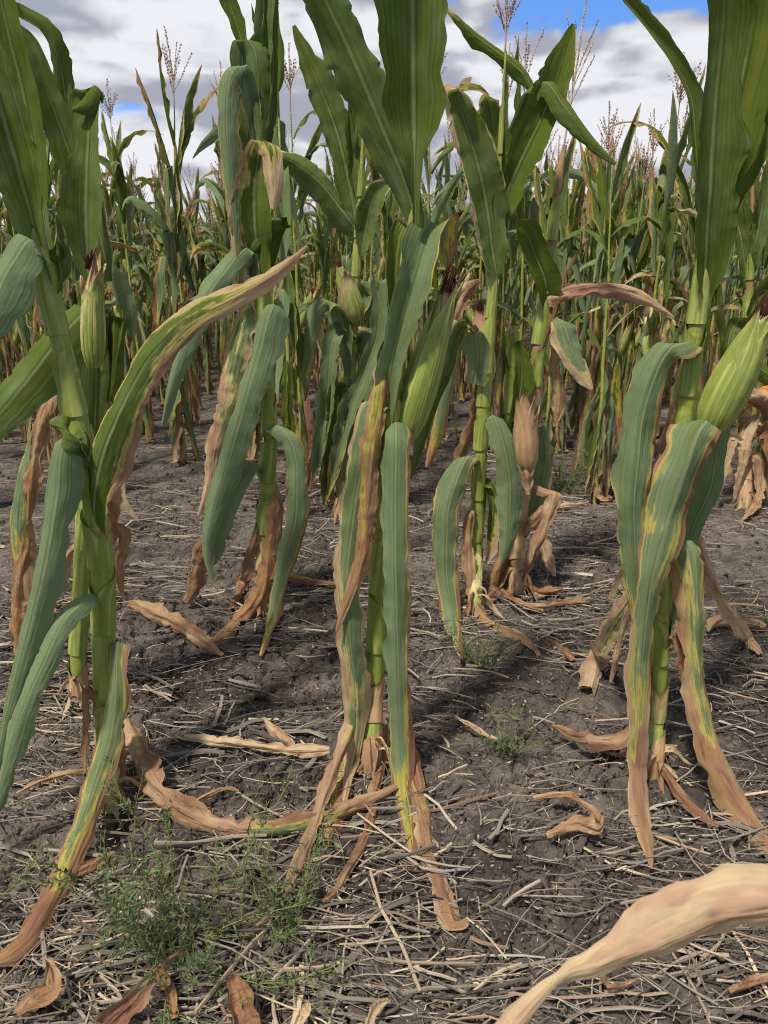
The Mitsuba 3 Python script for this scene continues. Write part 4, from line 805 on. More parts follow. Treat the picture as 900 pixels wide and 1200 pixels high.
         {'P': [(-0.8997, 2.05, 0.5121, 0.0251, 0.0), (-0.9335, 2.05, 0.4851, 0.0454, 0.0), (-0.9789, 2.05, 0.375, 0.0461, 0.0), (-1.2942, 2.6149, 0.03, 0.0462, 0.0), (-1.2742, 2.4721, 0.03, 0.0126, 0.0)], 'A': (0.8963, -0.14, -0.4208), 't': 1, 's': 0.85, 'c': 0.8, 'r': 0.1},
         {'P': [(-0.8464, 2.05, 0.6181, 0.0198, 0.0), (-0.7962, 2.15, 0.7058, 0.0459, 0.0), (-0.8298, 2.3, 0.564, 0.0443, 0.0), (-0.8347, 2.4, 0.471, 0.0116, 0.0)], 'A': (0.1789, 0.3106, 0.9336), 's': 0.95, 'c': 0.7, 'r': 0.1},
         {'P': [(-0.8695, 2.05, 0.5121, 0.0201, 0.0), (-0.8043, 2.07, 0.5717, 0.0352, 0.0), (-0.7722, 2.08, 0.5278, 0.0508, 0.0), (-0.7995, 2.07, 0.4359, 0.041, 0.0), (-0.7863, 2.05, 0.3328, 0.0103, 0.0)], 'A': (0.9397, 0.108, 0.3245), 't': 1, 's': 1, 'c': 0.9, 'r': 0.15},
         {'P': [(-0.7428, 2.05, 0.9411, 0.0141, 0.0), (-0.7727, 2.05, 0.7208, 0.0439, 0.0), (-0.7955, 2.05, 0.5655, 0.0349, 0.0), (-0.7992, 2.05, 0.5121, 0.0075, 0.0)], 'A': (0.9998, -0.0056, -0.0167), 't': 1, 's': 0.7, 'c': 0.9, 'r': 0.1},
     ],
     'ears': [
         {'base': (-0.7363, 1.91, 1.0526), 'tip': (-0.7121, 1.9, 1.3031), 'R': 0.0271, 's': 0.2, 'silk': True, 'label': 'small green ear with dark red silk'},
     ],
    },
    {'label': 'corn plant left in the second row, one bluish leaf curving down right of its stalk', 'seed': 65,
     'stalks': [
         {'P': [(-0.4708, 2.648, 0.025, 0.0284), (-0.4668, 2.72, 0.2546, 0.0317), (-0.4431, 2.72, 0.5315, 0.0323), (-0.4239, 2.72, 0.7285, 0.0285), (-0.4256, 2.72, 0.9477, 0.0247), (-0.4347, 2.72, 1.1851, 0.021), (-0.4419, 2.72, 1.3822, 0.0176), (-0.4388, 2.72, 1.5963, 0.0114), (-0.4303, 2.72, 1.7496, 0.007)], 'sen': 0.25, 'node': 0.2},
     ],
     'leaves': [
         {'P': [(-0.4302, 2.72, 0.6638, 0.0319, 0.0), (-0.3986, 2.68, 0.7433, 0.0498, 0.0), (-0.3454, 2.64, 0.7078, 0.074, 0.0), (-0.3166, 2.62, 0.592, 0.0869, 0.0), (-0.3233, 2.6, 0.4351, 0.0816, 0.0), (-0.362, 2.58, 0.2744, 0.0699, 0.0), (-0.4129, 2.56, 0.0745, 0.0581, 0.0), (-0.425, 2.2727, 0.025, 0.0117, 0.0)], 'A': (1.0, 0.0, 0.0), 't': 1, 's': 0.4, 'c': 1.0, 'r': 0.09},
         {'P': [(-0.3718, 2.72, 1.1851, 0.03, 0.0), (-0.3916, 2.68, 1.1525, 0.1187, 0.0), (-0.4339, 2.64, 1.0169, 0.1308, 0.0), (-0.4863, 2.61, 0.8431, 0.1261, 0.0), (-0.5563, 2.59, 0.6317, 0.11, 0.0), (-0.6229, 2.58, 0.4417, 0.0872, 0.0), (-0.6572, 2.58, 0.2744, 0.0445, 0.0), (-0.6489, 2.58, 0.1709, 0.0129, 0.0)], 'A': (0.9744, -0.071, -0.2135), 't': 1, 's': 0.22, 'c': 0.6, 'r': 0.07},
         {'P': [(-0.4497, 2.72, 1.1851, 0.03, 0.0), (-0.4816, 2.68, 1.1353, 0.0892, 0.0), (-0.519, 2.64, 0.9876, 0.0954, 0.0), (-0.5686, 2.62, 0.811, 0.0847, 0.0), (-0.6161, 2.62, 0.6557, 0.0739, 0.0), (-0.6442, 2.62, 0.5273, 0.0438, 0.0), (-0.6908, 2.62, 0.4117, 0.0095, 0.0)], 'A': (0.9781, -0.0656, -0.1973), 't': 1, 's': 0.62, 'c': 0.6, 'r': 0.1, 'sd': 1, 'label': 'yellow and tan dying leaf'},
         {'P': [(-0.4593, 2.72, 0.5315, 0.0259, 0.0), (-0.473, 2.67, 0.6046, 0.0568, 0.0), (-0.5341, 2.64, 0.5476, 0.0754, 0.0), (-0.5946, 2.62, 0.4284, 0.0822, 0.0), (-0.6412, 2.61, 0.2797, 0.0705, 0.0), (-0.6663, 2.61, 0.2, 0.0162, 0.0)], 'A': (0.8829, -0.1482, -0.4455), 't': 1, 's': 0.15, 'c': 0.7, 'r': 0.06},
         {'P': [(-0.6502, 2.62, 0.3613, 0.0191, 0.0), (-0.6745, 2.62, 0.293, 0.0578, 0.0), (-0.7366, 2.67, 0.1495, 0.073, 0.0), (-0.7901, 2.6839, 0.03, 0.0405, 0.0)], 'A': (0.9442, -0.104, -0.3125), 't': 1, 's': 0.78, 'c': 1.0, 'r': 0.1},
         {'P': [(-0.4415, 2.72, 0.4978, 0.0325, 0.0), (-0.4287, 2.68, 0.4424, 0.0645, 0.0), (-0.4419, 2.64, 0.2506, 0.0715, 0.0), (-0.4615, 2.6, 0.1268, 0.0715, 0.0), (-0.5387, 2.5634, 0.03, 0.0779, 0.0), (-0.5846, 2.4385, 0.03, 0.0622, 0.0), (-0.6051, 2.3609, 0.03, 0.0151, 0.0)], 'A': (0.866, -0.1578, -0.4744), 't': 1, 's': 0.95, 'c': 0.8, 'r': 0.12, 'label': 'dead brown leaf bent onto the soil'},
         {'P': [(-0.4794, 2.72, 0.3952, 0.0263, 0.0), (-0.5041, 2.67, 0.2738, 0.0458, 0.0), (-0.5926, 2.9019, 0.03, 0.065, 0.0), (-0.592, 2.6376, 0.03, 0.0399, 0.0)], 'A': (0.9615, -0.0867, -0.2607), 't': 1, 's': 1, 'c': 0.9, 'r': 0.15},
         {'P': [(-0.4348, 2.77, 0.5174, 0.0264, 0.0), (-0.4131, 2.77, 0.4137, 0.0533, 0.0), (-0.4347, 2.77, 0.2354, 0.0679, 0.0), (-0.426, 2.77, 0.1251, 0.0344, 0.0)], 'A': (1.0, 0.0, 0.0), 't': 1, 's': 0.95, 'c': 0.9, 'r': 0.15},
         {'P': [(-0.4246, 2.72, 1.6481, 0.0226, 0.0), (-0.4285, 2.7, 1.8202, 0.0604, 0.0), (-0.4568, 2.67, 1.8955, 0.0645, 0.0), (-0.4883, 2.65, 1.8463, 0.0698, 0.0), (-0.5022, 2.64, 1.6874, 0.071, 0.0), (-0.4972, 2.64, 1.511, 0.0559, 0.0), (-0.496, 2.64, 1.353, 0.0285, 0.0), (-0.497, 2.64, 1.2441, 0.0087, 0.0)], 'A': (1.0, 0.0, 0.0), 't': 1, 's': 0.42, 'c': 0.6, 'r': 0.06},
         {'P': [(-0.4227, 2.72, 1.127, 0.0483, 0.0), (-0.433, 2.7, 1.2709, 0.106, 0.0), (-0.4355, 2.69, 1.462, 0.1203, 0.0), (-0.4176, 2.68, 1.6048, 0.1009, 0.0), (-0.3858, 2.66, 1.6755, 0.0827, 0.0), (-0.361, 2.63, 1.6415, 0.0711, 0.0), (-0.3558, 2.62, 1.5476, 0.0552, 0.0), (-0.3622, 2.62, 1.4708, 0.0139, 0.0)], 'A': (1.0, 0.0, 0.0), 's': 0.48, 'c': 0.6, 'r': 0.06},
         {'P': [(-0.4363, 2.74, 1.5985, 0.023, 0.0), (-0.4109, 2.74, 1.7529, 0.0619, 0.0), (-0.391, 2.75, 1.9521, 0.0716, 0.0), (-0.3727, 2.74, 2.0677, 0.0648, 0.0), (-0.3563, 2.74, 2.1821, 0.0266, 0.0)], 'A': (0.9972, -0.0236, -0.071), 's': 0.2, 'c': 0.8, 'r': 0.05},
         {'P': [(-0.4335, 2.75, 1.5732, 0.0231, 0.0), (-0.3854, 2.75, 1.7292, 0.0567, 0.0), (-0.3591, 2.75, 1.9279, 0.0552, 0.0), (-0.3567, 2.75, 2.0938, 0.054, 0.0), (-0.363, 2.75, 2.1854, 0.0133, 0.0)], 'A': (0.9984, -0.0176, -0.0531), 's': 0.3, 'c': 1.0, 'r': 0.05},
         {'P': [(-0.448, 2.75, 1.5732, 0.0231, 0.0), (-0.4478, 2.75, 1.7292, 0.068, 0.0), (-0.4614, 2.75, 1.8792, 0.0723, 0.0), (-0.4365, 2.72, 1.9781, 0.0651, 0.0), (-0.4082, 2.7, 1.9402, 0.0811, 0.0), (-0.4008, 2.69, 1.7939, 0.0714, 0.0), (-0.4011, 2.69, 1.6822, 0.0167, 0.0)], 'A': (1.0, 0.0, 0.0), 's': 0.08, 'c': 0.6, 'r': 0.05},
         {'P': [(-0.463, 2.82, 1.9687, 0.0226, 0.0), (-0.4811, 2.82, 2.042, 0.0503, 0.0), (-0.509, 2.82, 2.1259, 0.0553, 0.0), (-0.5216, 2.82, 2.1846, 0.022, 0.0)], 'A': (0.9607, 0.0876, 0.2634), 's': 0.05, 'c': 0.8, 'r': 0.04},
         {'P': [(-0.4433, 2.7, 1.2428, 0.0236, 0.0), (-0.4612, 2.67, 1.3536, 0.0865, 0.0), (-0.5373, 2.62, 1.2718, 0.0915, 0.0), (-0.63, 2.58, 1.1359, 0.0859, 0.0), (-0.7051, 2.57, 0.9671, 0.0583, 0.0), (-0.7922, 2.62, 0.7495, 0.0122, 0.0)], 'A': (0.8387, -0.1719, -0.5168), 't': 1, 's': 0.12, 'c': 0.7, 'r': 0.06},
         {'P': [(-0.4302, 2.72, 1.2138, 0.0239, 0.0), (-0.3986, 2.76, 1.3694, 0.0892, 0.0), (-0.3783, 2.77, 1.4531, 0.0946, 0.0), (-0.4018, 2.72, 1.4232, 0.0757, 0.0), (-0.4645, 2.68, 1.3264, 0.0406, 0.0)], 'A': (0.9397, 0.108, 0.3245), 's': 0.08, 'c': 0.7, 'r': 0.08},
     ],
     'ears': [
     ],
    },
    {'label': 'slim green corn plant right in the second row, pale leaf hanging beside a small weed', 'seed': 79,
     'stalks': [
         {'P': [(0.354, 2.648, 0.025, 0.025), (0.3707, 2.8, 0.2239, 0.0257), (0.3696, 2.8, 0.5089, 0.0266), (0.375, 2.8, 0.7774, 0.0275), (0.3828, 2.8, 0.9686, 0.0221), (0.3919, 2.8, 1.1817, 0.017), (0.3943, 2.8, 1.3276, 0.0137), (0.3953, 2.8, 1.4963, 0.0104), (0.3982, 2.8, 1.737, 0.0058), (0.3981, 2.8, 1.9639, 0.0042)], 'sen': 0.2, 'node': 0.17, 'tassel': {'L': 0.22, 'nb': 10, 'label': 'pinkish brown tassel'}},
     ],
     'leaves': [
         {'P': [(0.4006, 2.78, 1.2643, 0.0486, 0.0), (0.3855, 2.78, 1.3274, 0.0964, 0.0), (0.3529, 2.77, 1.4942, 0.1176, 0.0), (0.3034, 2.75, 1.6519, 0.1202, 0.0), (0.2516, 2.73, 1.7763, 0.1006, 0.0), (0.2196, 2.7, 1.8251, 0.0659, 0.0), (0.2727, 2.74, 1.8403, 0.0557, 0.0)], 'A': (0.9781, 0.0656, 0.1973), 's': 0.34, 'c': 0.5, 'r': 0.06},
         {'P': [(0.4145, 2.82, 1.4699, 0.03, 0.0), (0.3913, 2.83, 1.6083, 0.0889, 0.0), (0.3616, 2.83, 1.7416, 0.0933, 0.0), (0.3439, 2.81, 1.821, 0.063, 0.0), (0.3281, 2.78, 1.8356, 0.0226, 0.0)], 'A': (0.9879, 0.049, 0.1473), 's': 0.25, 'c': 0.5, 'r': 0.06},
         {'P': [(0.4069, 2.79, 1.4124, 0.0299, 0.0), (0.4199, 2.79, 1.5093, 0.0828, 0.0), (0.4694, 2.78, 1.6426, 0.1101, 0.0), (0.5332, 2.77, 1.7833, 0.1191, 0.0), (0.5749, 2.77, 1.908, 0.0949, 0.0), (0.6008, 2.77, 2.005, 0.0386, 0.0), (0.6095, 2.77, 2.0336, 0.011, 0.0)], 'A': (0.9063, -0.1334, -0.401), 's': 0.13, 'c': 0.5, 'r': 0.04},
         {'P': [(0.4162, 2.83, 1.7021, 0.0234, 0.0), (0.4458, 2.82, 1.7713, 0.0637, 0.0), (0.4887, 2.8, 1.8596, 0.0739, 0.0), (0.518, 2.75, 1.8645, 0.0668, 0.0), (0.579, 2.7, 1.7908, 0.0662, 0.0), (0.665, 2.68, 1.6933, 0.0443, 0.0), (0.7559, 2.66, 1.6101, 0.0111, 0.0)], 'A': (0.766, 0.2029, 0.6099), 's': 0.12, 'c': 0.8, 'r': 0.04},
         {'P': [(0.5432, 3.0, 1.878, 0.0244, 0.0), (0.4905, 3.0, 1.9452, 0.0545, 0.0), (0.4057, 3.0, 2.0061, 0.0541, 0.0), (0.3134, 3.0, 2.0635, 0.0478, 0.0), (0.2521, 3.0, 2.1151, 0.0297, 0.0), (0.2067, 3.0, 2.1533, 0.0089, 0.0)], 'A': (-0.6971, -0.2263, -0.6803), 's': 0.35, 'c': 1.0, 'r': 0.04},
         {'P': [(0.3642, 2.8, 0.5605, 0.0265, 0.0), (0.3238, 2.75, 0.6104, 0.0583, 0.0), (0.2761, 2.7, 0.5372, 0.0899, 0.0), (0.2394, 2.67, 0.3777, 0.1035, 0.0), (0.2404, 2.66, 0.1896, 0.0922, 0.0), (0.2619, 2.5881, 0.025, 0.0786, 0.0), (0.2644, 2.2493, 0.025, 0.0145, 0.0)], 'A': (0.9945, -0.033, -0.0992), 't': 1, 's': 0.42, 'c': 0.45, 'r': 0.06},
         {'P': [(0.3732, 2.8, 0.3328, 0.0271, 0.0), (0.3396, 2.76, 0.3889, 0.0466, 0.0), (0.3301, 2.72, 0.2546, 0.0734, 0.0), (0.3404, 2.67, 0.0952, 0.0668, 0.0), (0.3783, 2.5779, 0.03, 0.0652, 0.0), (0.4405, 2.4721, 0.03, 0.0629, 0.0), (0.498, 2.4057, 0.03, 0.043, 0.0), (0.5314, 2.2638, 0.03, 0.0117, 0.0)], 'A': (1.0, 0.0, 0.0), 't': 1, 's': 0.95, 'c': 0.8, 'r': 0.12},
         {'P': [(0.4038, 2.8, 0.7117, 0.0326, 0.0), (0.4072, 2.75, 0.7674, 0.07, 0.0), (0.4428, 2.7, 0.6685, 0.0949, 0.0), (0.4752, 2.68, 0.4762, 0.0963, 0.0), (0.4743, 2.66, 0.3124, 0.078, 0.0), (0.4535, 2.66, 0.2073, 0.0164, 0.0)], 'A': (1.0, 0.0, 0.0), 't': 1, 's': 0.17, 'c': 0.7, 'r': 0.06},
         {'P': [(0.3353, 2.77, 0.8786, 0.0822, 0.0), (0.3411, 2.75, 0.9898, 0.0868, 0.0), (0.3107, 2.73, 1.0821, 0.0975, 0.0), (0.2705, 2.7, 1.1049, 0.0781, 0.0), (0.237, 2.69, 0.9816, 0.0608, 0.0), (0.212, 2.7, 0.796, 0.0561, 0.0), (0.1838, 2.7, 0.6523, 0.0444, 0.0), (0.1598, 2.7, 0.577, 0.0096, 0.0)], 'A': (0.9397, -0.108, -0.3245), 't': 1, 's': 0.4, 'c': 0.8, 'r': 0.07},
         {'P': [(0.3711, 2.82, 0.7736, 0.026, 0.0), (0.3172, 2.85, 0.6334, 0.0467, 0.0), (0.2653, 2.85, 0.4595, 0.0476, 0.0), (0.2206, 2.85, 0.3338, 0.0138, 0.0)], 'A': (0.9285, -0.1172, -0.3524), 't': 1, 's': 0.75, 'c': 1, 'r': 0.08},
         {'P': [(0.3921, 2.8, 0.3686, 0.0203, 0.0), (0.4003, 2.8, 0.4916, 0.0467, 0.0), (0.4279, 2.78, 0.4105, 0.0535, 0.0), (0.426, 2.78, 0.2316, 0.0409, 0.0), (0.4122, 2.78, 0.158, 0.0137, 0.0)], 'A': (1.0, 0.0, 0.0), 's': 0.45, 'c': 1, 'r': 0.08},
         {'P': [(0.3555, 2.9, 1.2385, 0.0254, 0.0), (0.3052, 2.92, 1.1921, 0.0643, 0.0), (0.2584, 2.9, 1.0842, 0.0711, 0.0), (0.2285, 2.9, 0.989, 0.0261, 0.0)], 'A': (0.8854, -0.1467, -0.4411), 't': 1, 's': 0.85, 'c': 0.6, 'r': 0.15},
     ],
     'ears': [
         {'base': (0.3832, 2.82, 0.871), 'tip': (0.3506, 2.83, 1.1503), 'R': 0.0386, 's': 0.45},
     ],
    },
    {'label': 'half dead corn plant beside the slim green one, dry brown leaves round its base', 'seed': 83,
     'stalks': [
         {'P': [(0.551, 2.8256, 0.025, 0.0353), (0.5541, 2.92, 0.2538, 0.0355), (0.5652, 2.92, 0.5466, 0.0345), (0.5844, 2.92, 0.7888, 0.0319), (0.5961, 2.92, 1.019, 0.0278), (0.6137, 2.92, 1.2381, 0.0224), (0.6221, 2.92, 1.4759, 0.0187), (0.6301, 2.92, 1.6181, 0.0138), (0.6391, 2.92, 1.7012, 0.0091)], 'sen': 0.8, 'node': 0.15, 'tassel': {'L': 0.5, 'nb': 7, 'spread': 0.6, 'tone': (0.42, 0.31, 0.22), 'label': 'tan dry tassel'}},
         {'P': [(0.5079, 2.9134, 0.025, 0.0254), (0.5006, 2.92, 0.3286, 0.0247), (0.4994, 2.92, 0.6171, 0.0257), (0.4984, 2.92, 0.8889, 0.0233), (0.4976, 2.92, 1.0827, 0.0195)], 'sen': 0.3, 'node': 0.16},
     ],
     'leaves': [
         {'P': [(0.6115, 2.92, 1.1766, 0.0322, 0.0), (0.6069, 2.9, 1.1836, 0.0639, 0.0), (0.692, 2.89, 1.2084, 0.0825, 0.0), (0.8053, 2.88, 1.2239, 0.0758, 0.0), (0.9148, 2.87, 1.203, 0.0631, 0.0), (1.0045, 2.86, 1.1609, 0.0442, 0.0), (1.0763, 2.85, 1.1126, 0.0127, 0.0)], 'A': (0.1451, 0.3123, 0.9388), 's': 0.97, 'c': 0.9, 'r': 0.15, 'label': 'dead brown leaf arching to the right'},
         {'P': [(0.6212, 2.92, 1.1299, 0.0453, 0.0), (0.6021, 2.89, 1.2236, 0.0951, 0.0), (0.5535, 2.87, 1.3283, 0.1057, 0.0), (0.5112, 2.87, 1.4099, 0.0862, 0.0), (0.4788, 2.87, 1.4386, 0.0246, 0.0)], 'A': (0.944, 0.1041, 0.3131), 's': 0.14, 'c': 0.6, 'r': 0.05},
         {'P': [(0.6442, 2.9, 1.1093, 0.0451, 0.0), (0.669, 2.86, 1.0872, 0.0956, 0.0), (0.7009, 2.83, 0.9965, 0.1019, 0.0), (0.7482, 2.81, 0.9044, 0.0639, 0.0), (0.7819, 2.8, 0.8549, 0.0128, 0.0)], 'A': (0.9659, 0.0817, 0.2456), 't': 1, 's': 0.46, 'c': 0.4, 'r': 0.08},
         {'P': [(0.5697, 2.89, 0.8273, 0.0397, 0.0), (0.548, 2.87, 0.7976, 0.0792, 0.0), (0.5409, 2.85, 0.6334, 0.0801, 0.0), (0.5673, 2.84, 0.4976, 0.081, 0.0), (0.5784, 2.84, 0.427, 0.0272, 0.0)], 'A': (1.0, 0.0, 0.0), 't': 1, 's': 1, 'c': 1.3, 'r': 0.15},
         {'P': [(0.5586, 2.9, 0.4807, 0.0276, 0.0), (0.6498, 2.86, 0.4387, 0.0547, 0.0), (0.68, 2.84, 0.4341, 0.0612, 0.0), (0.6447, 2.8, 0.3328, 0.0611, 0.0), (0.5944, 2.76, 0.2029, 0.0543, 0.0), (0.5854, 2.9019, 0.03, 0.0181, 0.0)], 'A': (0.9848, 0.0548, 0.1648), 't': 1, 's': 1, 'c': 0.8, 'r': 0.2},
         {'P': [(0.5546, 2.9, 0.1854, 0.0284, 0.0), (0.6086, 2.87, 0.3086, 0.0556, 0.0), (0.6879, 2.86, 0.3849, 0.055, 0.0), (0.7245, 2.86, 0.3559, 0.0207, 0.0)], 'A': (-0.6139, 0.2492, 0.749), 's': 1, 'c': 0.9, 'r': 0.2},
         {'P': [(0.5333, 2.9, 0.1854, 0.0356, 0.0), (0.4876, 2.86, 0.1252, 0.0565, 0.0), (0.4504, 2.8146, 0.03, 0.0493, 0.0), (0.4093, 2.7156, 0.03, 0.0171, 0.0)], 'A': (0.9002, -0.1375, -0.4133), 't': 1, 's': 1, 'c': 0.8, 'r': 0.2},
         {'P': [(0.5589, 2.9, 0.1087, 0.0358, 0.0), (0.5239, 2.9019, 0.03, 0.065, 0.0), (0.4285, 2.7316, 0.03, 0.0686, 0.0), (0.3695, 2.6683, 0.03, 0.0168, 0.0)], 'A': (0.722, -0.2184, -0.6565), 's': 1, 'c': 0.8, 'r': 0.2},
         {'P': [(0.5611, 2.9, 0.07, 0.036, 0.0), (0.5981, 2.8146, 0.03, 0.0493, 0.0), (0.6615, 2.7809, 0.03, 0.0487, 0.0), (0.7389, 2.8146, 0.03, 0.0141, 0.0)], 'A': (0.3473, 0.296, 0.8898), 's': 1, 'c': 0.8, 'r': 0.2},
         {'P': [(0.5537, 2.94, 0.322, 0.0284, 0.0), (0.6465, 2.92, 0.2538, 0.0497, 0.0), (0.6852, 2.9, 0.1472, 0.0642, 0.0), (0.7183, 2.89, 0.0547, 0.0215, 0.0)], 'A': (1.0, 0.0, 0.0), 't': 1, 's': 1, 'c': 0.8, 'r': 0.2},
         {'P': [(0.6355, 2.97, 0.676, 0.0276, 0.0), (0.666, 2.97, 0.5337, 0.0771, 0.0), (0.6433, 2.95, 0.3932, 0.0848, 0.0), (0.6086, 2.92, 0.2914, 0.0354, 0.0)], 'A': (1.0, 0.0, 0.0), 't': 1, 's': 0.3, 'c': 0.7, 'r': 0.08},
         {'P': [(0.4924, 2.9, 0.6907, 0.027, 0.0), (0.5205, 2.89, 0.7606, 0.0667, 0.0), (0.5327, 2.89, 0.8931, 0.0723, 0.0), (0.5075, 2.9, 1.021, 0.0325, 0.0)], 'A': (0.995, -0.0314, -0.0944), 's': 0.1, 'c': 1, 'r': 0.08},
         {'P': [(0.7541, 2.92, 1.3882, 0.0094, 0.0), (0.6801, 2.9, 1.2688, 0.0221, 0.0), (0.6277, 2.89, 1.085, 0.029, 0.0), (0.5734, 2.89, 0.9257, 0.0295, 0.0), (0.5319, 2.89, 0.7941, 0.0199, 0.0)], 'A': (0.9216, -0.1225, -0.3682), 't': 1, 's': 1, 'c': 1.2, 'r': 0.05},
         {'P': [(0.6667, 2.92, 1.0827, 0.0195, 0.0), (0.6711, 2.97, 0.9485, 0.047, 0.0), (0.7003, 2.97, 0.78, 0.0615, 0.0), (0.6908, 2.97, 0.676, 0.0173, 0.0)], 'A': (1.0, 0.0, 0.0), 't': 1, 's': 1, 'c': 0.8, 'r': 0.2},
     ],
     'ears': [
         {'base': (0.5716, 2.87, 0.5174), 'tip': (0.5267, 2.87, 0.824), 'R': 0.0442, 's': 1.0, 'silk': False, 'label': 'dead tan ear hanging dry on the stalk'},
     ],
    },
    {'label': 'tall corn plant left behind the middle front plant, narrow leaves hanging below its leaning ear', 'seed': 91,
     'stalks': [
         {'P': [(-0.2406, 3.8328, 0.025, 0.0301), (-0.2102, 3.9, 0.3878, 0.032), (-0.1769, 3.9, 0.7948, 0.0287), (-0.1456, 3.9, 1.1764, 0.0236), (-0.1255, 3.9, 1.4571, 0.0188), (-0.1062, 3.9, 1.7249, 0.0123), (-0.0961, 3.9, 1.9447, 0.008)], 'sen': 0.25, 'node': 0.2, 'tassel': {'L': 0.3, 'nb': 6}},
     ],
     'leaves': [
         {'P': [(-0.1093, 3.88, 1.3383, 0.0336, 0.0), (-0.083, 3.88, 1.4874, 0.1079, 0.0), (-0.0327, 3.87, 1.6281, 0.0981, 0.0), (0.0488, 3.87, 1.6769, 0.0326, 0.0)], 'A': (0.9181, -0.1251, -0.3762), 's': 0.3, 'c': 0.5, 'r': 0.05},
         {'P': [(-0.1259, 3.9, 1.4179, 0.0336, 0.0), (-0.1576, 3.92, 1.6133, 0.1244, 0.0), (-0.2194, 3.93, 1.8768, 0.1463, 0.0), (-0.3096, 3.92, 2.1081, 0.1191, 0.0), (-0.3834, 3.92, 2.2637, 0.0548, 0.0), (-0.4121, 3.92, 2.3315, 0.0156, 0.0)], 'A': (0.9397, 0.108, 0.3245), 's': 0.14, 'c': 0.5, 'r': 0.04},
         {'P': [(-0.1005, 3.93, 1.5367, 0.0251, 0.0), (-0.1395, 3.93, 1.7657, 0.0821, 0.0), (-0.1288, 3.93, 1.9857, 0.0885, 0.0), (-0.1416, 3.93, 2.2319, 0.0708, 0.0), (-0.1477, 3.93, 2.3677, 0.0194, 0.0)], 'A': (0.9982, 0.0192, 0.0577), 's': 0.2, 'c': 0.9, 'r': 0.04},
         {'P': [(-0.1091, 3.9, 1.4179, 0.042, 0.0), (-0.2063, 3.88, 1.5529, 0.1238, 0.0), (-0.3434, 3.85, 1.7009, 0.1212, 0.0), (-0.4777, 3.82, 1.7744, 0.0637, 0.0), (-0.5536, 3.8, 1.7863, 0.0158, 0.0)], 'A': (-0.6594, -0.2373, -0.7133), 's': 0.3, 'c': 0.8, 'r': 0.05},
         {'P': [(-0.1359, 3.86, 1.1573, 0.034, 0.0), (-0.0939, 3.86, 1.0958, 0.0939, 0.0), (-0.0168, 3.84, 1.2186, 0.0841, 0.0), (-0.0255, 3.82, 1.0158, 0.0766, 0.0), (-0.0864, 3.81, 0.8065, 0.0778, 0.0), (-0.1842, 3.8, 0.5907, 0.0877, 0.0), (-0.2512, 3.8, 0.3195, 0.0718, 0.0), (-0.2959, 3.8, 0.1319, 0.0182, 0.0)], 'A': (0.9877, -0.0494, -0.1484), 't': 1, 's': 0.3, 'c': 0.7, 'r': 0.06},
         {'P': [(-0.1845, 3.86, 0.7565, 0.0351, 0.0), (-0.2244, 3.86, 0.9708, 0.0863, 0.0), (-0.2578, 3.83, 0.9315, 0.0859, 0.0), (-0.2889, 3.82, 0.6752, 0.0876, 0.0), (-0.3401, 3.82, 0.4066, 0.0716, 0.0), (-0.3725, 3.82, 0.2207, 0.0182, 0.0)], 'A': (0.9659, -0.0817, -0.2456), 't': 1, 's': 0.15, 'c': 1.0, 'r': 0.06},
         {'P': [(-0.2042, 3.86, 0.6242, 0.0355, 0.0), (-0.1675, 3.86, 0.7128, 0.0793, 0.0), (-0.1608, 3.84, 0.4932, 0.0804, 0.0), (-0.2009, 3.84, 0.2151, 0.0639, 0.0), (-0.2309, 3.84, 0.0713, 0.0185, 0.0)], 'A': (1.0, 0.0, 0.0), 't': 1, 's': 0.25, 'c': 1.0, 'r': 0.06},
         {'P': [(-0.1587, 3.93, 0.9218, 0.0353, 0.0), (-0.1133, 3.9, 0.9674, 0.0785, 0.0), (-0.0614, 3.87, 0.7987, 0.0878, 0.0), (-0.0806, 3.85, 0.4911, 0.0806, 0.0), (-0.1373, 3.85, 0.2123, 0.0549, 0.0), (-0.1571, 3.85, 0.0923, 0.0185, 0.0)], 'A': (1.0, 0.0, 0.0), 't': 1, 's': 0.3, 'c': 0.8, 'r': 0.08},
         {'P': [(-0.1749, 3.87, 0.842, 0.035, 0.0), (-0.2069, 3.87, 1.012, 0.0776, 0.0), (-0.2795, 3.84, 1.1296, 0.0932, 0.0), (-0.3477, 3.82, 1.057, 0.0848, 0.0), (-0.3874, 3.81, 0.8491, 0.0689, 0.0), (-0.4119, 3.81, 0.633, 0.0175, 0.0)], 'A': (0.9397, -0.108, -0.3245), 't': 1, 's': 0.35, 'c': 0.7, 'r': 0.08},
         {'P': [(-0.1949, 3.85, 0.626, 0.0354, 0.0), (-0.2286, 3.85, 0.7143, 0.0791, 0.0), (-0.2494, 3.83, 0.4953, 0.0891, 0.0), (-0.3006, 3.83, 0.2179, 0.0729, 0.0), (-0.3227, 3.83, 0.0648, 0.0184, 0.0)], 'A': (0.9903, -0.0439, -0.1321), 't': 0, 's': 0.3, 'c': 1.0, 'r': 0.08},
         {'P': [(-0.2205, 3.95, 0.4701, 0.0367, 0.0), (-0.3192, 3.95, 0.5627, 0.073, 0.0), (-0.3716, 3.95, 0.3287, 0.0743, 0.0), (-0.4157, 3.95, 0.1105, 0.0189, 0.0)], 'A': (0.9903, -0.0439, -0.1321), 't': 1, 's': 0.85, 'c': 0.9, 'r': 0.1},
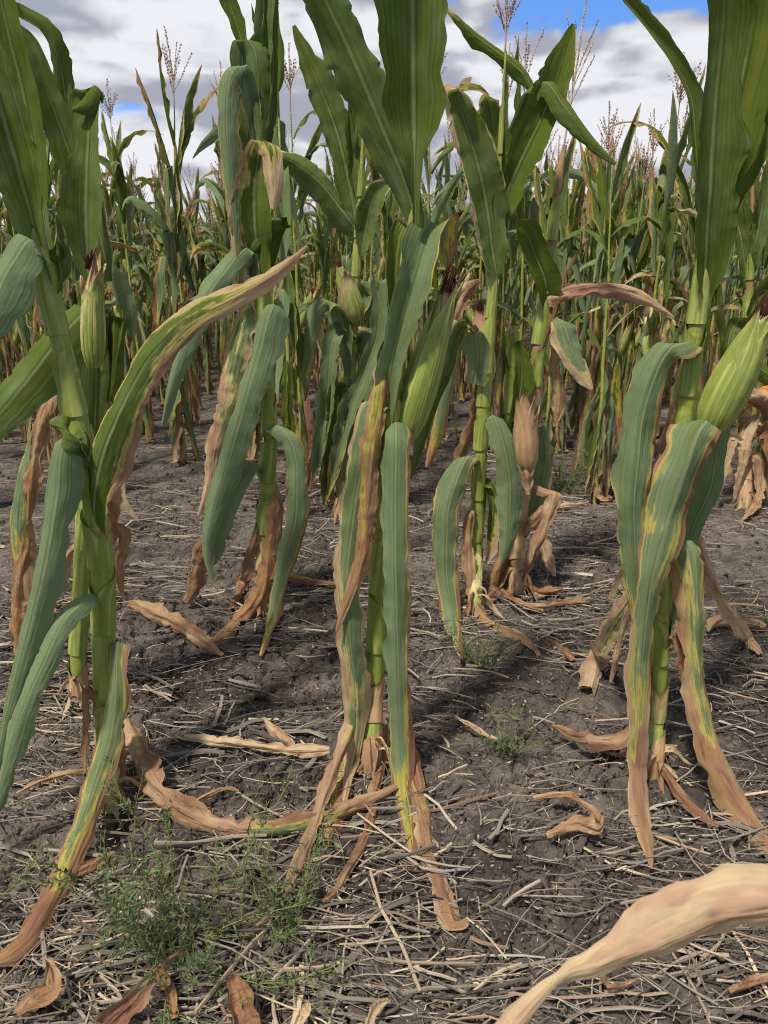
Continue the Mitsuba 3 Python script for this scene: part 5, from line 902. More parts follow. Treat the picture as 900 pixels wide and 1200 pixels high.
         {'P': [(-0.1638, 3.87, 1.012, 0.0345, 0.0), (-0.1024, 3.87, 1.1365, 0.0682, 0.0), (-0.0843, 3.85, 1.2184, 0.0759, 0.0), (-0.0168, 3.82, 1.1386, 0.0842, 0.0), (0.0085, 3.8, 0.9344, 0.0767, 0.0), (-0.0087, 3.8, 0.7219, 0.0217, 0.0)], 'A': (1.0, 0.0, 0.0), 't': 1, 's': 0.4, 'c': 0.7, 'r': 0.1},
         {'P': [(-0.2056, 3.9, 0.6621, 0.0358, 0.0), (-0.1157, 3.87, 0.6225, 0.0712, 0.0), (-0.063, 3.84, 0.4019, 0.081, 0.0), (-0.0458, 3.84, 0.1675, 0.0229, 0.0)], 'A': (1.0, 0.0, 0.0), 't': 1, 's': 0.9, 'c': 0.8, 'r': 0.12},
         {'P': [(-0.2182, 3.88, 0.3925, 0.0364, 0.0), (-0.2617, 3.88, 0.4848, 0.0632, 0.0), (-0.3012, 3.86, 0.2805, 0.0822, 0.0), (-0.2865, 3.85, 0.0923, 0.0462, 0.0)], 'A': (0.9848, -0.0548, -0.1648), 't': 1, 's': 0.6, 'c': 1.0, 'r': 0.1},
         {'P': [(-0.1506, 3.95, 0.9199, 0.0354, 0.0), (-0.062, 3.95, 0.9199, 0.0975, 0.0), (-0.0449, 3.95, 0.7439, 0.0899, 0.0), (-0.0912, 3.95, 0.5627, 0.0228, 0.0)], 'A': (1.0, 0.0, 0.0), 't': 1, 's': 0.15, 'c': 0.8, 'r': 0.1},
         {'P': [(-0.2319, 3.9, 0.1981, 0.0371, 0.0), (-0.173, 3.8, 0.1319, 0.0637, 0.0), (-0.1198, 3.8178, 0.03, 0.0553, 0.0)], 'A': (0.8575, 0.1624, 0.4882), 's': 1, 'c': 0.9, 'r': 0.2},
         {'P': [(-0.1311, 3.95, 1.0911, 0.0262, 0.0), (-0.0176, 4.0, 1.1522, 0.0704, 0.0), (0.0267, 4.0, 1.0024, 0.0891, 0.0), (0.045, 4.0, 0.871, 0.0225, 0.0)], 'A': (0.9397, 0.108, 0.3245), 's': 0.9, 'c': 0.6, 'r': 0.2},
     ],
     'ears': [
         {'base': (-0.1292, 3.87, 1.0204), 'tip': (-0.2262, 3.85, 1.2905), 'R': 0.0517, 's': 0.2, 'label': 'light green ear leaning left with dark silk'},
     ],
    },
    {'label': 'corn plant at the right edge, orange kernels showing on its bare cob', 'seed': 89,
     'stalks': [
         {'P': [(2.0079, 3.9534, 0.025, 0.0357), (2.0267, 4.05, 0.255, 0.0358), (1.973, 4.05, 0.544, 0.0327), (1.9262, 4.05, 0.9103, 0.0273), (1.8974, 4.05, 1.2142, 0.0222), (1.8675, 4.05, 1.4632, 0.0152), (1.8328, 4.05, 1.7412, 0.0085)], 'sen': 0.75, 'node': 0.17, 'tassel': {'L': 0.3, 'nb': 8}},
     ],
     'leaves': [
         {'P': [(1.9299, 4.01, 0.8254, 0.0362, 0.0), (2.0004, 4.01, 0.7806, 0.0818, 0.0), (2.0922, 3.99, 0.7157, 0.091, 0.0), (2.195, 3.99, 0.6474, 0.0457, 0.0)], 'A': (0.5, 0.2734, 0.8218), 's': 0.3, 'c': 0.6, 'r': 0.08},
         {'P': [(1.9207, 4.0, 0.7368, 0.0364, 0.0), (1.8297, 4.0, 0.7368, 0.0819, 0.0), (1.7603, 3.97, 0.687, 0.0817, 0.0), (1.948, 3.95, 0.6449, 0.0997, 0.0), (2.1393, 3.95, 0.5856, 0.0637, 0.0)], 'A': (0.2588, 0.3049, 0.9165), 's': 0.7, 'c': 0.8, 'r': 0.08},
         {'P': [(1.9679, 4.01, 0.4575, 0.0373, 0.0), (2.035, 4.01, 0.5047, 0.0836, 0.0), (1.9813, 3.97, 0.3715, 0.093, 0.0), (1.9633, 3.95, 0.184, 0.0845, 0.0), (1.9535, 3.95, 0.061, 0.0237, 0.0)], 'A': (1.0, 0.0, 0.0), 's': 1, 'c': 0.8, 'r': 0.12},
         {'P': [(1.9824, 4.01, 0.3621, 0.0376, 0.0), (2.0649, 4.01, 0.4338, 0.0934, 0.0), (2.1179, 3.97, 0.2756, 0.1031, 0.0), (2.1377, 3.95, 0.0361, 0.057, 0.0)], 'A': (1.0, 0.0, 0.0), 's': 0.95, 'c': 0.8, 'r': 0.12},
         {'P': [(1.9681, 4.0, 0.3645, 0.0375, 0.0), (1.8955, 4.0, 0.4122, 0.0747, 0.0), (1.8683, 3.97, 0.2515, 0.0845, 0.0), (1.8551, 3.95, 0.0858, 0.0237, 0.0)], 'A': (1.0, 0.0, 0.0), 's': 1, 'c': 0.8, 'r': 0.12},
         {'P': [(1.9922, 4.0, 0.2679, 0.0378, 0.0), (2.0451, 4.0, 0.2922, 0.0754, 0.0), (2.0794, 3.97, 0.1044, 0.0855, 0.0), (1.9818, 3.8178, 0.03, 0.0553, 0.0), (1.8713, 3.6766, 0.03, 0.0178, 0.0)], 'A': (1.0, 0.0, 0.0), 's': 1, 'c': 0.8, 'r': 0.12},
         {'P': [(1.9698, 4.02, 0.5962, 0.037, 0.0), (2.0976, 4.02, 0.5496, 0.0835, 0.0), (2.1428, 4.02, 0.3598, 0.0942, 0.0), (2.1213, 4.0, 0.1699, 0.0285, 0.0)], 'A': (1.0, 0.0, 0.0), 's': 0.95, 'c': 0.8, 'r': 0.12},
         {'P': [(1.912, 4.02, 0.9132, 0.0361, 0.0), (1.8448, 4.02, 1.0009, 0.0896, 0.0), (1.8056, 3.99, 0.8721, 0.0988, 0.0), (1.8063, 3.98, 0.649, 0.0274, 0.0)], 'A': (1.0, 0.0, 0.0), 's': 0.25, 'c': 0.8, 'r': 0.08},
         {'P': [(1.9008, 4.02, 1.0443, 0.0357, 0.0), (1.9693, 4.02, 1.1726, 0.106, 0.0), (2.0443, 3.99, 1.0031, 0.1067, 0.0), (2.0741, 3.98, 0.7396, 0.0362, 0.0)], 'A': (1.0, 0.0, 0.0), 's': 0.2, 'c': 0.8, 'r': 0.08},
         {'P': [(1.904, 4.05, 1.1717, 0.0356, 0.0), (1.8216, 4.05, 1.4224, 0.0959, 0.0), (1.7425, 4.05, 1.6631, 0.0854, 0.0), (1.6999, 4.05, 1.7799, 0.0169, 0.0)], 'A': (0.9853, 0.0539, 0.1621), 's': 0.2, 'c': 0.8, 'r': 0.05},
         {'P': [(1.8953, 4.05, 1.2564, 0.0353, 0.0), (1.9045, 4.05, 1.5037, 0.0952, 0.0), (1.9112, 4.05, 1.7023, 0.0851, 0.0), (1.905, 4.05, 1.8183, 0.0169, 0.0)], 'A': (0.9868, -0.0512, -0.1538), 's': 0.25, 'c': 0.8, 'r': 0.05},
         {'P': [(1.896, 4.07, 1.3402, 0.0265, 0.0), (1.8406, 4.07, 1.5853, 0.0778, 0.0), (1.7933, 4.07, 1.7822, 0.068, 0.0), (1.7562, 4.07, 1.8592, 0.0169, 0.0)], 'A': (0.9943, 0.0338, 0.1016), 's': 0.3, 'c': 0.9, 'r': 0.05},
     ],
     'ears': [
         {'base': (2.0933, 4.02, 0.6609), 'tip': (1.828, 3.99, 0.5273), 'R': 0.0345, 'cob': True, 'label': 'bare orange cob between dry leaves'},
     ],
    },
    {'label': 'blurred corn plant at the lower right whose dry tan leaf crosses the foreground', 'seed': 97,
     'stalks': [
         {'P': [(0.8504, 0.465, 0.025, 0.0193), (0.9152, 0.62, 0.186, 0.0215), (0.7675, 0.62, 0.6065, 0.0176), (0.6563, 0.62, 0.923, 0.0138), (0.5696, 0.62, 1.1697, 0.0108)], 'sen': 0.3},
     ],
     'leaves': [
         {'P': [(0.7318, 0.62, 0.7105, 0.0444, 0.0), (0.5901, 0.61, 0.698, 0.0528, 0.0), (0.4822, 0.6, 0.6791, 0.0526, 0.0), (0.4308, 0.6, 0.6724, 0.0527, 0.0), (0.3875, 0.6, 0.6679, 0.0634, 0.0), (0.349, 0.6, 0.66, 0.0689, 0.0), (0.312, 0.6, 0.6382, 0.066, 0.0), (0.2787, 0.6, 0.6172, 0.0557, 0.0), (0.2403, 0.6, 0.5958, 0.0417, 0.0), (0.208, 0.6, 0.5802, 0.0255, 0.0), (0.1856, 0.59, 0.5814, 0.0117, 0.0), (0.1664, 0.58, 0.5697, 0.0197, 0.0), (0.1412, 0.57, 0.5426, 0.0268, 0.0), (0.0988, 0.56, 0.4981, 0.027, 0.0), (0.0721, 0.55, 0.462, 0.0054, 0.0)], 'A': (0.3518, -0.2955, -0.8882), 's': 1.07, 'c': 0.5, 'r': -0.055, 'sd': 4, 'tw': 0.05, 'f': 0.6, 'cr': 0.2, 'label': 'dry tan leaf with pinkish brown streaks hanging across the foreground'},
     ],
     'ears': [
     ],
    },
]
for spec in NEAR:
    build_near(spec)

FALLEN = [
    {'P': [(-0.7322, 1.8331, 0.06, 0.0195, 0.0), (-0.6698, 1.709, 0.05, 0.0785, 0.0), (-0.5917, 1.5823, 0.04, 0.0957, 0.0), (-0.5032, 1.5064, 0.03, 0.0881, 0.0), (-0.4085, 1.4535, 0.02, 0.0817, 0.0), (-0.321, 1.4199, 0.02, 0.0762, 0.0)], 'A': (0.6994, 0.2256, 0.6782), 'label': 'long curled dry leaf lying left of the middle plant, pinkish brown turning pale green', 's': 0.8, 'r': 0.16, 'sd': 1},
    {'P': [(-0.3661, 1.4421, 0.01, 0.0407, 0.0), (-0.2616, 1.4254, 0.02, 0.0684, 0.0), (-0.1634, 1.4535, 0.02, 0.0694, 0.0), (-0.0632, 1.5122, 0.02, 0.0548, 0.0), (0.0327, 1.5811, 0.02, 0.0175, 0.0)], 'A': (-0.2484, 0.3058, 0.9191), 'label': 'pale green drying leaf lying across the soil under the middle plant', 's': 0.62, 'r': 0.1},
    {'P': [(-0.5721, 1.8108, 0.01, 0.0243, 0.0), (-0.478, 1.7731, 0.02, 0.0335, 0.0), (-0.3523, 1.7348, 0.02, 0.047, 0.0), (-0.2314, 1.7064, 0.03, 0.0509, 0.0), (-0.1474, 1.7003, 0.04, 0.023, 0.0)], 'A': (0.1047, 0.3139, 0.9437), 'label': 'narrow whitish leaf lying just left of the middle stalk', 's': 1.07, 'r': 0.1},
    {'P': [(-1.0057, 2.6584, 0.02, 0.0469, 0.0), (-0.8805, 2.5779, 0.03, 0.0978, 0.0), (-0.74, 2.4712, 0.02, 0.0945, 0.0), (-0.6318, 2.342, 0.02, 0.0722, 0.0), (-0.5527, 2.2758, 0.01, 0.0176, 0.0)], 'A': (0.4722, 0.2782, 0.8364), 'label': 'flat tan leaf lying below the second row left plant', 's': 1, 'r': 0.16},
    {'P': [(-0.2458, 0.9449, 0.02, 0.0596, 0.0), (-0.2543, 0.9766, 0.05, 0.0666, 0.0), (-0.2721, 1.0097, 0.06, 0.0464, 0.0), (-0.2806, 1.0215, 0.06, 0.0094, 0.0)], 'A': (0.9758, 0.069, 0.2073), 'label': 'orange brown leaf folded upright at the bottom edge', 's': 1, 'c': 1.2, 'r': 0.1},
    {'P': [(-0.4917, 0.9449, 0.02, 0.0596, 0.0), (-0.4551, 0.9764, 0.04, 0.0607, 0.0), (-0.4232, 1.0065, 0.07, 0.0492, 0.0), (-0.4041, 1.0275, 0.09, 0.0218, 0.0), (-0.3735, 1.0596, 0.09, 0.0079, 0.0)], 'A': (0.7351, -0.214, -0.6433), 'label': 'broad tan leaf curling out from under the weed at the bottom', 's': 0.92, 'r': 0.2},
    {'P': [(-0.6589, 0.9839, 0.02, 0.0215, 0.0), (-0.63, 1.0087, 0.03, 0.0467, 0.0), (-0.6059, 1.0174, 0.04, 0.05, 0.0), (-0.6256, 1.0525, 0.05, 0.0255, 0.0), (-0.6471, 1.0651, 0.05, 0.0097, 0.0)], 'A': (0.9114, -0.1299, -0.3905), 'label': 'crumpled orange brown leaf in the lower left corner', 's': 1, 'c': 1.1, 'r': 0.25},
    {'P': [(-0.3733, 0.9759, 0.02, 0.0213, 0.0), (-0.3966, 1.0336, 0.02, 0.0286, 0.0), (-0.4175, 1.0615, 0.05, 0.0161, 0.0)], 'A': (0.9744, 0.071, 0.2134), 'label': 'thin brown leaf strip dangling below the weed', 's': 1, 'r': 0.2},
    {'P': [(0.3795, 1.4117, 0.02, 0.02, 0.0), (0.443, 1.4169, 0.04, 0.0519, 0.0), (0.4913, 1.392, 0.05, 0.059, 0.0), (0.5144, 1.4219, 0.06, 0.0279, 0.0)], 'A': (-0.2822, 0.3028, 0.9103), 'label': 'pinkish brown leaf scrap lying left of the right plant', 's': 1, 'r': 0.25, 'c': 0.9},
    {'P': [(0.3745, 1.5429, 0.02, 0.0128, 0.0), (0.4452, 1.5312, 0.04, 0.0254, 0.0), (0.4899, 1.462, 0.05, 0.0245, 0.0), (0.5152, 1.4365, 0.03, 0.0101, 0.0)], 'A': (0.3714, 0.2931, 0.881), 'label': 'thin looped leaf strip left of the right plant', 's': 1, 'r': 0.2},
    {'P': [(0.3946, 1.087, 0.02, 0.0164, 0.0), (0.4037, 1.0598, 0.02, 0.0258, 0.0), (0.4099, 1.0171, 0.03, 0.025, 0.0), (0.4521, 1.0336, 0.02, 0.019, 0.0), (0.4783, 1.051, 0.02, 0.0064, 0.0)], 'A': (0.326, 0.2984, 0.897), 'label': 'curled tan leaf scrap under the blurred foreground leaf', 's': 1, 'r': 0.25},
    {'P': [(0.6387, 1.0251, 0.02, 0.0126, 0.0), (0.6808, 1.0341, 0.03, 0.0317, 0.0), (0.7246, 1.0427, 0.03, 0.0319, 0.0)], 'A': (-0.2873, 0.3023, 0.9089), 'label': 'tan leaf scrap at the right edge near the bottom', 's': 1, 'r': 0.25},
    {'P': [(-0.3508, 1.8793, 0.02, 0.015, 0.0), (-0.3101, 1.8067, 0.03, 0.0388, 0.0), (-0.2601, 1.75, 0.02, 0.0426, 0.0), (-0.2316, 1.7051, 0.02, 0.0139, 0.0)], 'A': (0.7399, 0.2123, 0.6383), 'label': 'small brown leaf standing just left of the whitish leaf', 's': 1, 'r': 0.2},
    {'P': [(1.1693, 2.4051, 0.02, 0.0246, 0.0), (1.2301, 2.4459, 0.04, 0.0561, 0.0), (1.2997, 2.4519, 0.03, 0.0625, 0.0), (1.3787, 2.4246, 0.02, 0.0372, 0.0)], 'A': (-0.0461, 0.3153, 0.9479), 'label': 'crumpled brown leaf at the right edge behind the right plant', 's': 1, 'r': 0.25, 'c': 1.0},
    {'P': [(0.2061, 1.8904, 0.03, 0.0101, 0.0), (0.2408, 1.8415, 0.04, 0.0221, 0.0), (0.2819, 1.829, 0.02, 0.0245, 0.0), (0.3214, 1.8108, 0.01, 0.0097, 0.0)], 'A': (0.4614, 0.28, 0.8419), 'label': 'pale narrow husk strip right of the middle plant', 's': 1.07, 'r': 0.1},
    {'P': [(0.5839, 2.3981, 0.01, 0.0246, 0.0), (0.6234, 2.3054, 0.02, 0.0356, 0.0), (0.6471, 2.2526, 0.01, 0.0175, 0.0)], 'A': (0.6, 0.2525, 0.7591), 'label': 'small tan leaf scrap beside the little weed', 's': 1, 'r': 0.2},
    {'P': [(0.4555, 3.0662, 0.02, 0.0228, 0.0), (0.6307, 2.628, 0.02, 0.0398, 0.0), (0.7375, 2.6584, 0.02, 0.0469, 0.0), (0.8108, 2.6791, 0.01, 0.0203, 0.0)], 'A': (0.3647, 0.2939, 0.8835), 'label': 'grey brown leaf lying in front of the half dead plant', 's': 1, 'r': 0.2},
    {'P': [(-0.7203, 1.2734, 0.02, 0.0111, 0.0), (-0.6817, 1.3163, 0.02, 0.0265, 0.0), (-0.6374, 1.3512, 0.02, 0.0309, 0.0), (-0.6155, 1.3718, 0.02, 0.0117, 0.0)], 'A': (-0.4706, 0.2785, 0.8372), 'label': 'brown leaf strip under the arching left leaf', 's': 1, 'r': 0.15},
    {'P': [(-0.4814, 1.5393, 0.01, 0.0128, 0.0), (-0.4422, 1.5586, 0.02, 0.0259, 0.0), (-0.3939, 1.5687, 0.03, 0.0216, 0.0), (-0.3684, 1.5682, 0.02, 0.0087, 0.0)], 'A': (-0.23, 0.3072, 0.9234), 'label': 'small brown leaf scrap beside the long curled leaf', 's': 1, 'r': 0.25},
    {'P': [(-0.9423, 1.5869, 0.01, 0.0131, 0.0), (-0.8802, 1.6472, 0.01, 0.0271, 0.0), (-0.7763, 1.6716, 0.01, 0.0228, 0.0), (-0.6682, 1.62, 0.01, 0.0089, 0.0)], 'A': (-0.0767, 0.3147, 0.9461), 'label': 'long thin tan leaf strip left of the front left stalk', 's': 1, 'r': 0.1},
    {'P': [(0.7273, 4.0315, 0.01, 0.0291, 0.0), (0.9185, 3.9075, 0.02, 0.0471, 0.0), (1.1554, 3.9999, 0.01, 0.0241, 0.0)], 'A': (0.0222, 0.3156, 0.9486), 'label': 'pale straw coloured strip behind the half dead plant', 's': 1.07, 'r': 0.1},
    {'P': [(-0.1966, 2.8589, 0.01, 0.0214, 0.0), (-0.3225, 2.8714, 0.02, 0.043, 0.0), (-0.437, 2.9248, 0.02, 0.0364, 0.0), (-0.5627, 3.0222, 0.01, 0.0188, 0.0)], 'A': (-0.1862, -0.3101, -0.9323), 'label': 'thin brown leaf strip right of the second row left plant', 's': 1, 'r': 0.15},
    {'P': [(-0.0296, 0.9376, 0.03, 0.0443, 0.0), (-0.0152, 0.9762, 0.03, 0.0395, 0.0), (0.0077, 0.9922, 0.03, 0.0154, 0.0)], 'A': (0.8137, -0.1835, -0.5515), 'label': 'pale husk fragment at the bottom edge left of the middle', 's': 1.07, 'r': 0.1},
    {'P': [(-0.1564, 0.9449, 0.02, 0.0179, 0.0), (-0.1421, 0.9683, 0.03, 0.0242, 0.0), (-0.1345, 0.9842, 0.03, 0.0092, 0.0)], 'A': (0.87, -0.1556, -0.4678), 'label': 'small pale leaf tip at the bottom edge', 's': 1.07, 'r': 0.1},
]
for i, l in enumerate(FALLEN):
    key = thing('fallen_leaf', l['label'], 'dry leaf')
    P = np.array(l['P'])
    P[:, 3] *= 0.72
    P[:, 2] += soil_z(P[:, 0], P[:, 1]) + 0.012
    L = np.linalg.norm(np.diff(P[:, :3], axis=0), axis=1).sum()
    scene[key] = leaf_shape(P, l['A'], ns=int(np.clip(L * 120, 18, 70)), na=13, curl=l.get('c', 0.6), ruf=l.get('r', 0.22), sen=l.get('s', 0.95), seed=700 + i * 3, fray=0.16, tone=1)


# ------------------------------------------------------------------ the field behind
def field_leaf(rng, z0, side_az, kind, size=1.0, r0=0.012):
    """Control rows of one leaf of a field plant; kind: 'up', 'arch', 'fold', 'hang'."""
    d = np.array([math.cos(side_az), math.sin(side_az), 0])
    up = np.array([0, 0, 1.0])
    p0 = up * z0 + d * r0 * 0.6
    if kind == 'up':
        L, w = rng.uniform(0.45, 0.68) * size, rng.uniform(0.040, 0.070)
        a = rng.uniform(0.06, 0.34)
        s = np.linspace(0, 1, 6)
        ang = a + s ** 2 * rng.uniform(-0.1, 0.7)
    elif kind == 'arch':
        L, w = rng.uniform(0.45, 0.7) * size, rng.uniform(0.040, 0.070)
        a = rng.uniform(0.3, 0.7)
        s = np.linspace(0, 1, 7)
        ang = a + s ** 1.3 * rng.uniform(1.4, 2.4)
    elif kind == 'fold':
        L, w = rng.uniform(0.5, 0.8) * size, rng.uniform(0.040, 0.070)
        k = rng.uniform(0.15, 0.5)
        s = np.linspace(0, 1, 8)
        ang = np.where(s < k, rng.uniform(0.1, 0.5), rng.uniform(2.75, 3.1))
    else:
        L, w = rng.uniform(0.40, 0.75) * size, rng.uniform(0.04, 0.07)
        s = np.linspace(0, 1, 7)
        ang = 0.5 + np.clip(s * 7, 0, 1) * rng.uniform(2.4, 2.62)
    ds = np.diff(s, prepend=0) * L
    turn = rng.normal(0, 0.5)
    az = side_az + s * turn
    step = np.stack([np.cos(az) * np.sin(ang), np.sin(az) * np.sin(ang), np.cos(ang)], -1) * ds[:, None]
    p = p0 + np.cumsum(step, 0)
    low = 0.02
    p[:, 2] = np.where(p[:, 2] < low, low + 0.02 * rng.random(), p[:, 2])
    wf = np.interp(s, [0, 0.12, 0.35, 0.7, 0.9, 1], [0.35, 0.8, 1, 0.8, 0.42, 0.06]) * w
    roll = np.linspace(0, rng.normal(0, 45), len(s))
    A = np.array([-math.sin(side_az), math.cos(side_az), 0])
    return np.c_[p, wf, roll], A


def field_plant_recipe(seed, rng):
    """(stalk rows, leaves, ear, tassel) of a field plant standing at the origin."""
    H = rng.uniform(1.55, 1.98)
    lean = rng.normal(0, 0.05, 2)
    zs = np.linspace(0.0, H, 7)
    rad = np.interp(zs / H, [0, 0.1, 0.5, 0.8, 1], [0.0125, 0.012, 0.010, 0.0065, 0.0035])
    stalk = np.stack([lean[0] * (zs / H) ** 1.5 + rng.normal(0, 0.004, 7), lean[1] * (zs / H) ** 1.5, zs, rad], 1)
    az = rng.uniform(0, math.pi)
    leaves = []
    nl = rng.integers(16, 21)
    dry = rng.uniform(0, 0.2)
    for i in range(nl):
        f = i / (nl - 1)
        z = 0.16 + (H - 0.30) * f ** 0.9
        side = az + (i % 2) * math.pi + rng.normal(0, 0.4)
        if f < 0.33:
            kind, s = 'hang', rng.uniform(0.3, 0.95)
        elif f < 0.62:
            kind, s = rng.choice(['hang', 'fold', 'arch'], p=[0.42, 0.43, 0.15]), rng.uniform(0.12, 0.55) + dry
        else:
            kind, s = rng.choice(['up', 'fold', 'arch'], p=[0.48, 0.28, 0.24]), rng.uniform(0.08, 0.44) + dry * 0.6
        P, A = field_leaf(rng, z, side, kind, 1.0 if 0.2 < f < 0.85 else 0.8)
        off = np.array([np.interp(z, stalk[:, 2], stalk[:, 0]), np.interp(z, stalk[:, 2], stalk[:, 1]), 0])
        P[:, :3] += off
        leaves.append((P, A, s, rng.choice([-1, 1]) * rng.uniform(0.5, 1.35)))
    ear = None
    if rng.random() < 0.8:
        z = rng.uniform(0.72, 0.95)
        side = az + rng.choice([0, math.pi]) + rng.normal(0, 0.3)
        d = np.array([math.cos(side), math.sin(side), 0])
        off = np.array([np.interp(z, stalk[:, 2], stalk[:, 0]), np.interp(z, stalk[:, 2], stalk[:, 1]), z])
        b = off + d * 0.02
        ear = (b, b + d * 0.08 + np.array([0, 0, 0.19]), rng.uniform(0.022, 0.03), rng.uniform(0.1, 0.5))
    return stalk, leaves, ear, (stalk[-1, :3], unit(stalk[-1, :3] - stalk[-2, :3]), rng.uniform(0.28, 0.40), rng.integers(7, 13))


def make_prototype(seed):
    rng = np.random.default_rng(seed)
    stalk, leaves, ear, (tb, td, tl, nb) = field_plant_recipe(seed, rng)
    out = [('stalk', stalk_shape(stalk, sides=8, per=4, sen=rng.uniform(0.25, 0.6), seed=seed))]
    for i, (P, A, s, c) in enumerate(leaves):
        out.append(('leaf', leaf_shape(P, A, ns=16, na=5, curl=c, ruf=0.16 + 0.1 * s, sen=s, seed=seed * 17 + i, fray=0.1 * s, tone=int(rng.random() < (0.85 if P[-1, 2] < P[0, 2] else 0.4)))))
    if ear:
        m, uv = husk_mesh(ear[0], ear[1], ear[2], ear[3], seed, 8, 3)
        out.append(('ear', mikit.ply(m, 'husk_tissue', smooth=True, uv=uv)))
        m, c = silk_mesh(ear[1], ear[1] - ear[0], 0.05, 16, seed, 0.010)
        out.append(('ear__silk', mikit.ply(m, 'dry_fibre', color=c)))
    m, c = tassel_mesh(tb, td, tl, nb, 0.0115, 0.015, seed, 2, sides=3, spread=float(rng.uniform(0.45, 0.95)))
    out.append(('tassel', mikit.ply(m, 'dry_fibre', color=c)))
    return out


PROTOS = [make_prototype(100 + i) for i in range(16)]


def place_plant(x, y, kind, rot, scale, label, group):
    name = thing('corn_plant', label, 'corn plant', group)
    M = T().translate([x, y, float(soil_z(x, y))]).rotate([0, 0, 1], rot).scale(scale)
    for pn, sh in PROTOS[kind]:
        part(name, pn, {**sh, 'to_world': M})
    return name


rngf = np.random.default_rng(77)
SPOTS = [
    (1.8539, 5.1596, 1.0, 'corn plant with dead leaves heaped at its base, left behind the right front plant'),
    (1.7269, 6.1875, 0.98, 'corn plant behind the patch of green weeds right of the half dead plant'),
    (0.7687, 7.4257, 1.0, 'corn plant far behind between the middle plant and the slim green plant'),
    (0.1094, 4.6013, 0.98, 'corn plant standing directly behind the middle front plant'),
    (-1.4472, 6.9645, 1.0, 'tall corn plant behind the second row left plant'),
    (-1.619, 6.1875, 1.02, 'corn plant left of the tall one behind the second row left plant'),
    (-3.6728, 7.4257, 1.0, 'corn plant at the left edge behind the left front plants'),
    (-3.4671, 9.2335, 1.0, 'corn plant further back behind the red silk ear'),
    (-2.7322, 8.5451, 1.0, 'corn plant in the gap between the left plants and the second row left plant'),
    (-2.3117, 3.9079, 1.0, 'corn plant just outside the left edge with leaves reaching into view'),
    (2.1148, 3.3825, 1.0, 'corn plant just outside the right edge with leaves reaching into view'),
    (1.5276, 6.9645, 0.95, 'corn plant behind the half dead plant'),
    (2.8859, 6.5545, 1.0, 'corn plant behind the ear of the right front plant'),
    (1.5124, 4.683, 0.98, 'corn plant just right of the green weed patch'),
    (1.8477, 4.6418, 0.98, 'corn plant seen behind the long left leaf of the right front plant'),
    (1.2557, 5.2865, 0.95, 'corn plant at the back of the green weed patch'),
    (0.4336, 5.7041, 0.95, 'corn plant behind the ear of the middle front plant, further back'),
    (0.0115, 4.8547, 0.95, 'corn plant close behind the narrow leaved plant left of the middle'),
    (0.777, 5.2865, 0.95, 'corn plant behind the slim green plant'),
    (-2.2698, 4.922, 0.98, 'corn plant behind the stalk of the left front plant'),
    (-0.8919, 5.0382, 1.0, 'corn plant close behind the second row left plant'),
    (-0.4789, 3.7635, 1.13, 'tall corn plant between the second row left plant and the middle front plant'),
    (-1.3677, 4.922, 1.16, 'tall corn plant behind the raised brown tipped leaf of the left front plant'),
    (-1.9423, 4.6013, 1.16, 'tall corn plant behind the two left front plants'),
    (0.3108, 5.2865, 1.12, 'tall corn plant right behind the ear of the middle front plant'),
    (1.3968, 4.922, 1.16, 'tall corn plant between the half dead plant and the right front plant'),
    (1.9819, 4.7039, 1.13, 'tall corn plant hidden behind the right front stalk'),
    (2.6263, 4.6013, 1.14, 'tall corn plant at the far right edge in the third row'),
    (-0.1302, 5.5583, 1.08, 'corn plant behind the leaning ear left of the middle'),
    (0.9217, 5.0382, 1.11, 'corn plant hidden behind the half dead plant'),
]
placed = []
for (x, y, sc, label) in SPOTS:
    place_plant(x, y, int(rngf.integers(16)), float(rngf.uniform(0, 360)), sc, label, None)
    placed.append((x, y))

rows, cand = [], []
y = 4.15
while y < 50:
    half = 0.62 * y + 1.2
    x = -half + rngf.uniform(0, 0.4)
    while x < half:
        if y < 32 or rngf.random() < 0.6:
            cand.append((x + rngf.normal(0, 0.06), y + rngf.normal(0, 0.10) + 0.05 * x))
        x += rngf.uniform(0.15, 0.31) * (1.0 if y < 30 else 1.3)
    y += 0.76
cand = [c for c in cand if all((c[0] - a) ** 2 + (c[1] - b) ** 2 > 0.16 for a, b in placed)]
GAPS = [
    (-1.4608, 5.2865, 0.3, 0.7),
    (-0.7555, 6.1875, 0.2, 0.6),
    (1.3678, 4.6013, 0.4, 0.3),
]
cand = [c for c in cand if not any(abs(c[0] - gx) < gw and abs(c[1] - gy) < gh for gx, gy, gw, gh in GAPS)]
cand = [c for c in cand if c[1] > 4.5 or c[0] > 0.9 or c[0] < -1.6]
cand.sort(key=lambda c: math.hypot(*c))
inview = [c for c in cand if abs(c[0]) < 0.545 * c[1] + 0.25]
first = inview[:max(0, 285 - len(SPOTS))]
rest = inview[len(first):]


def ordinal(k):
    ones = 'first second third fourth fifth sixth seventh eighth ninth tenth eleventh twelfth thirteenth fourteenth fifteenth sixteenth seventeenth eighteenth nineteenth'.split()
    tens = 'twenty thirty forty fifty sixty seventy eighty ninety'.split()
    if k < 20:
        return ones[k - 1]
    if k >= 100:
        return 'hundred and ' + ordinal(k - 100) if k > 100 else 'hundredth'
    t, o = tens[k // 10 - 2], k % 10
    return f'{t} {ones[o - 1]}' if o else t[:-1] + 'ieth'


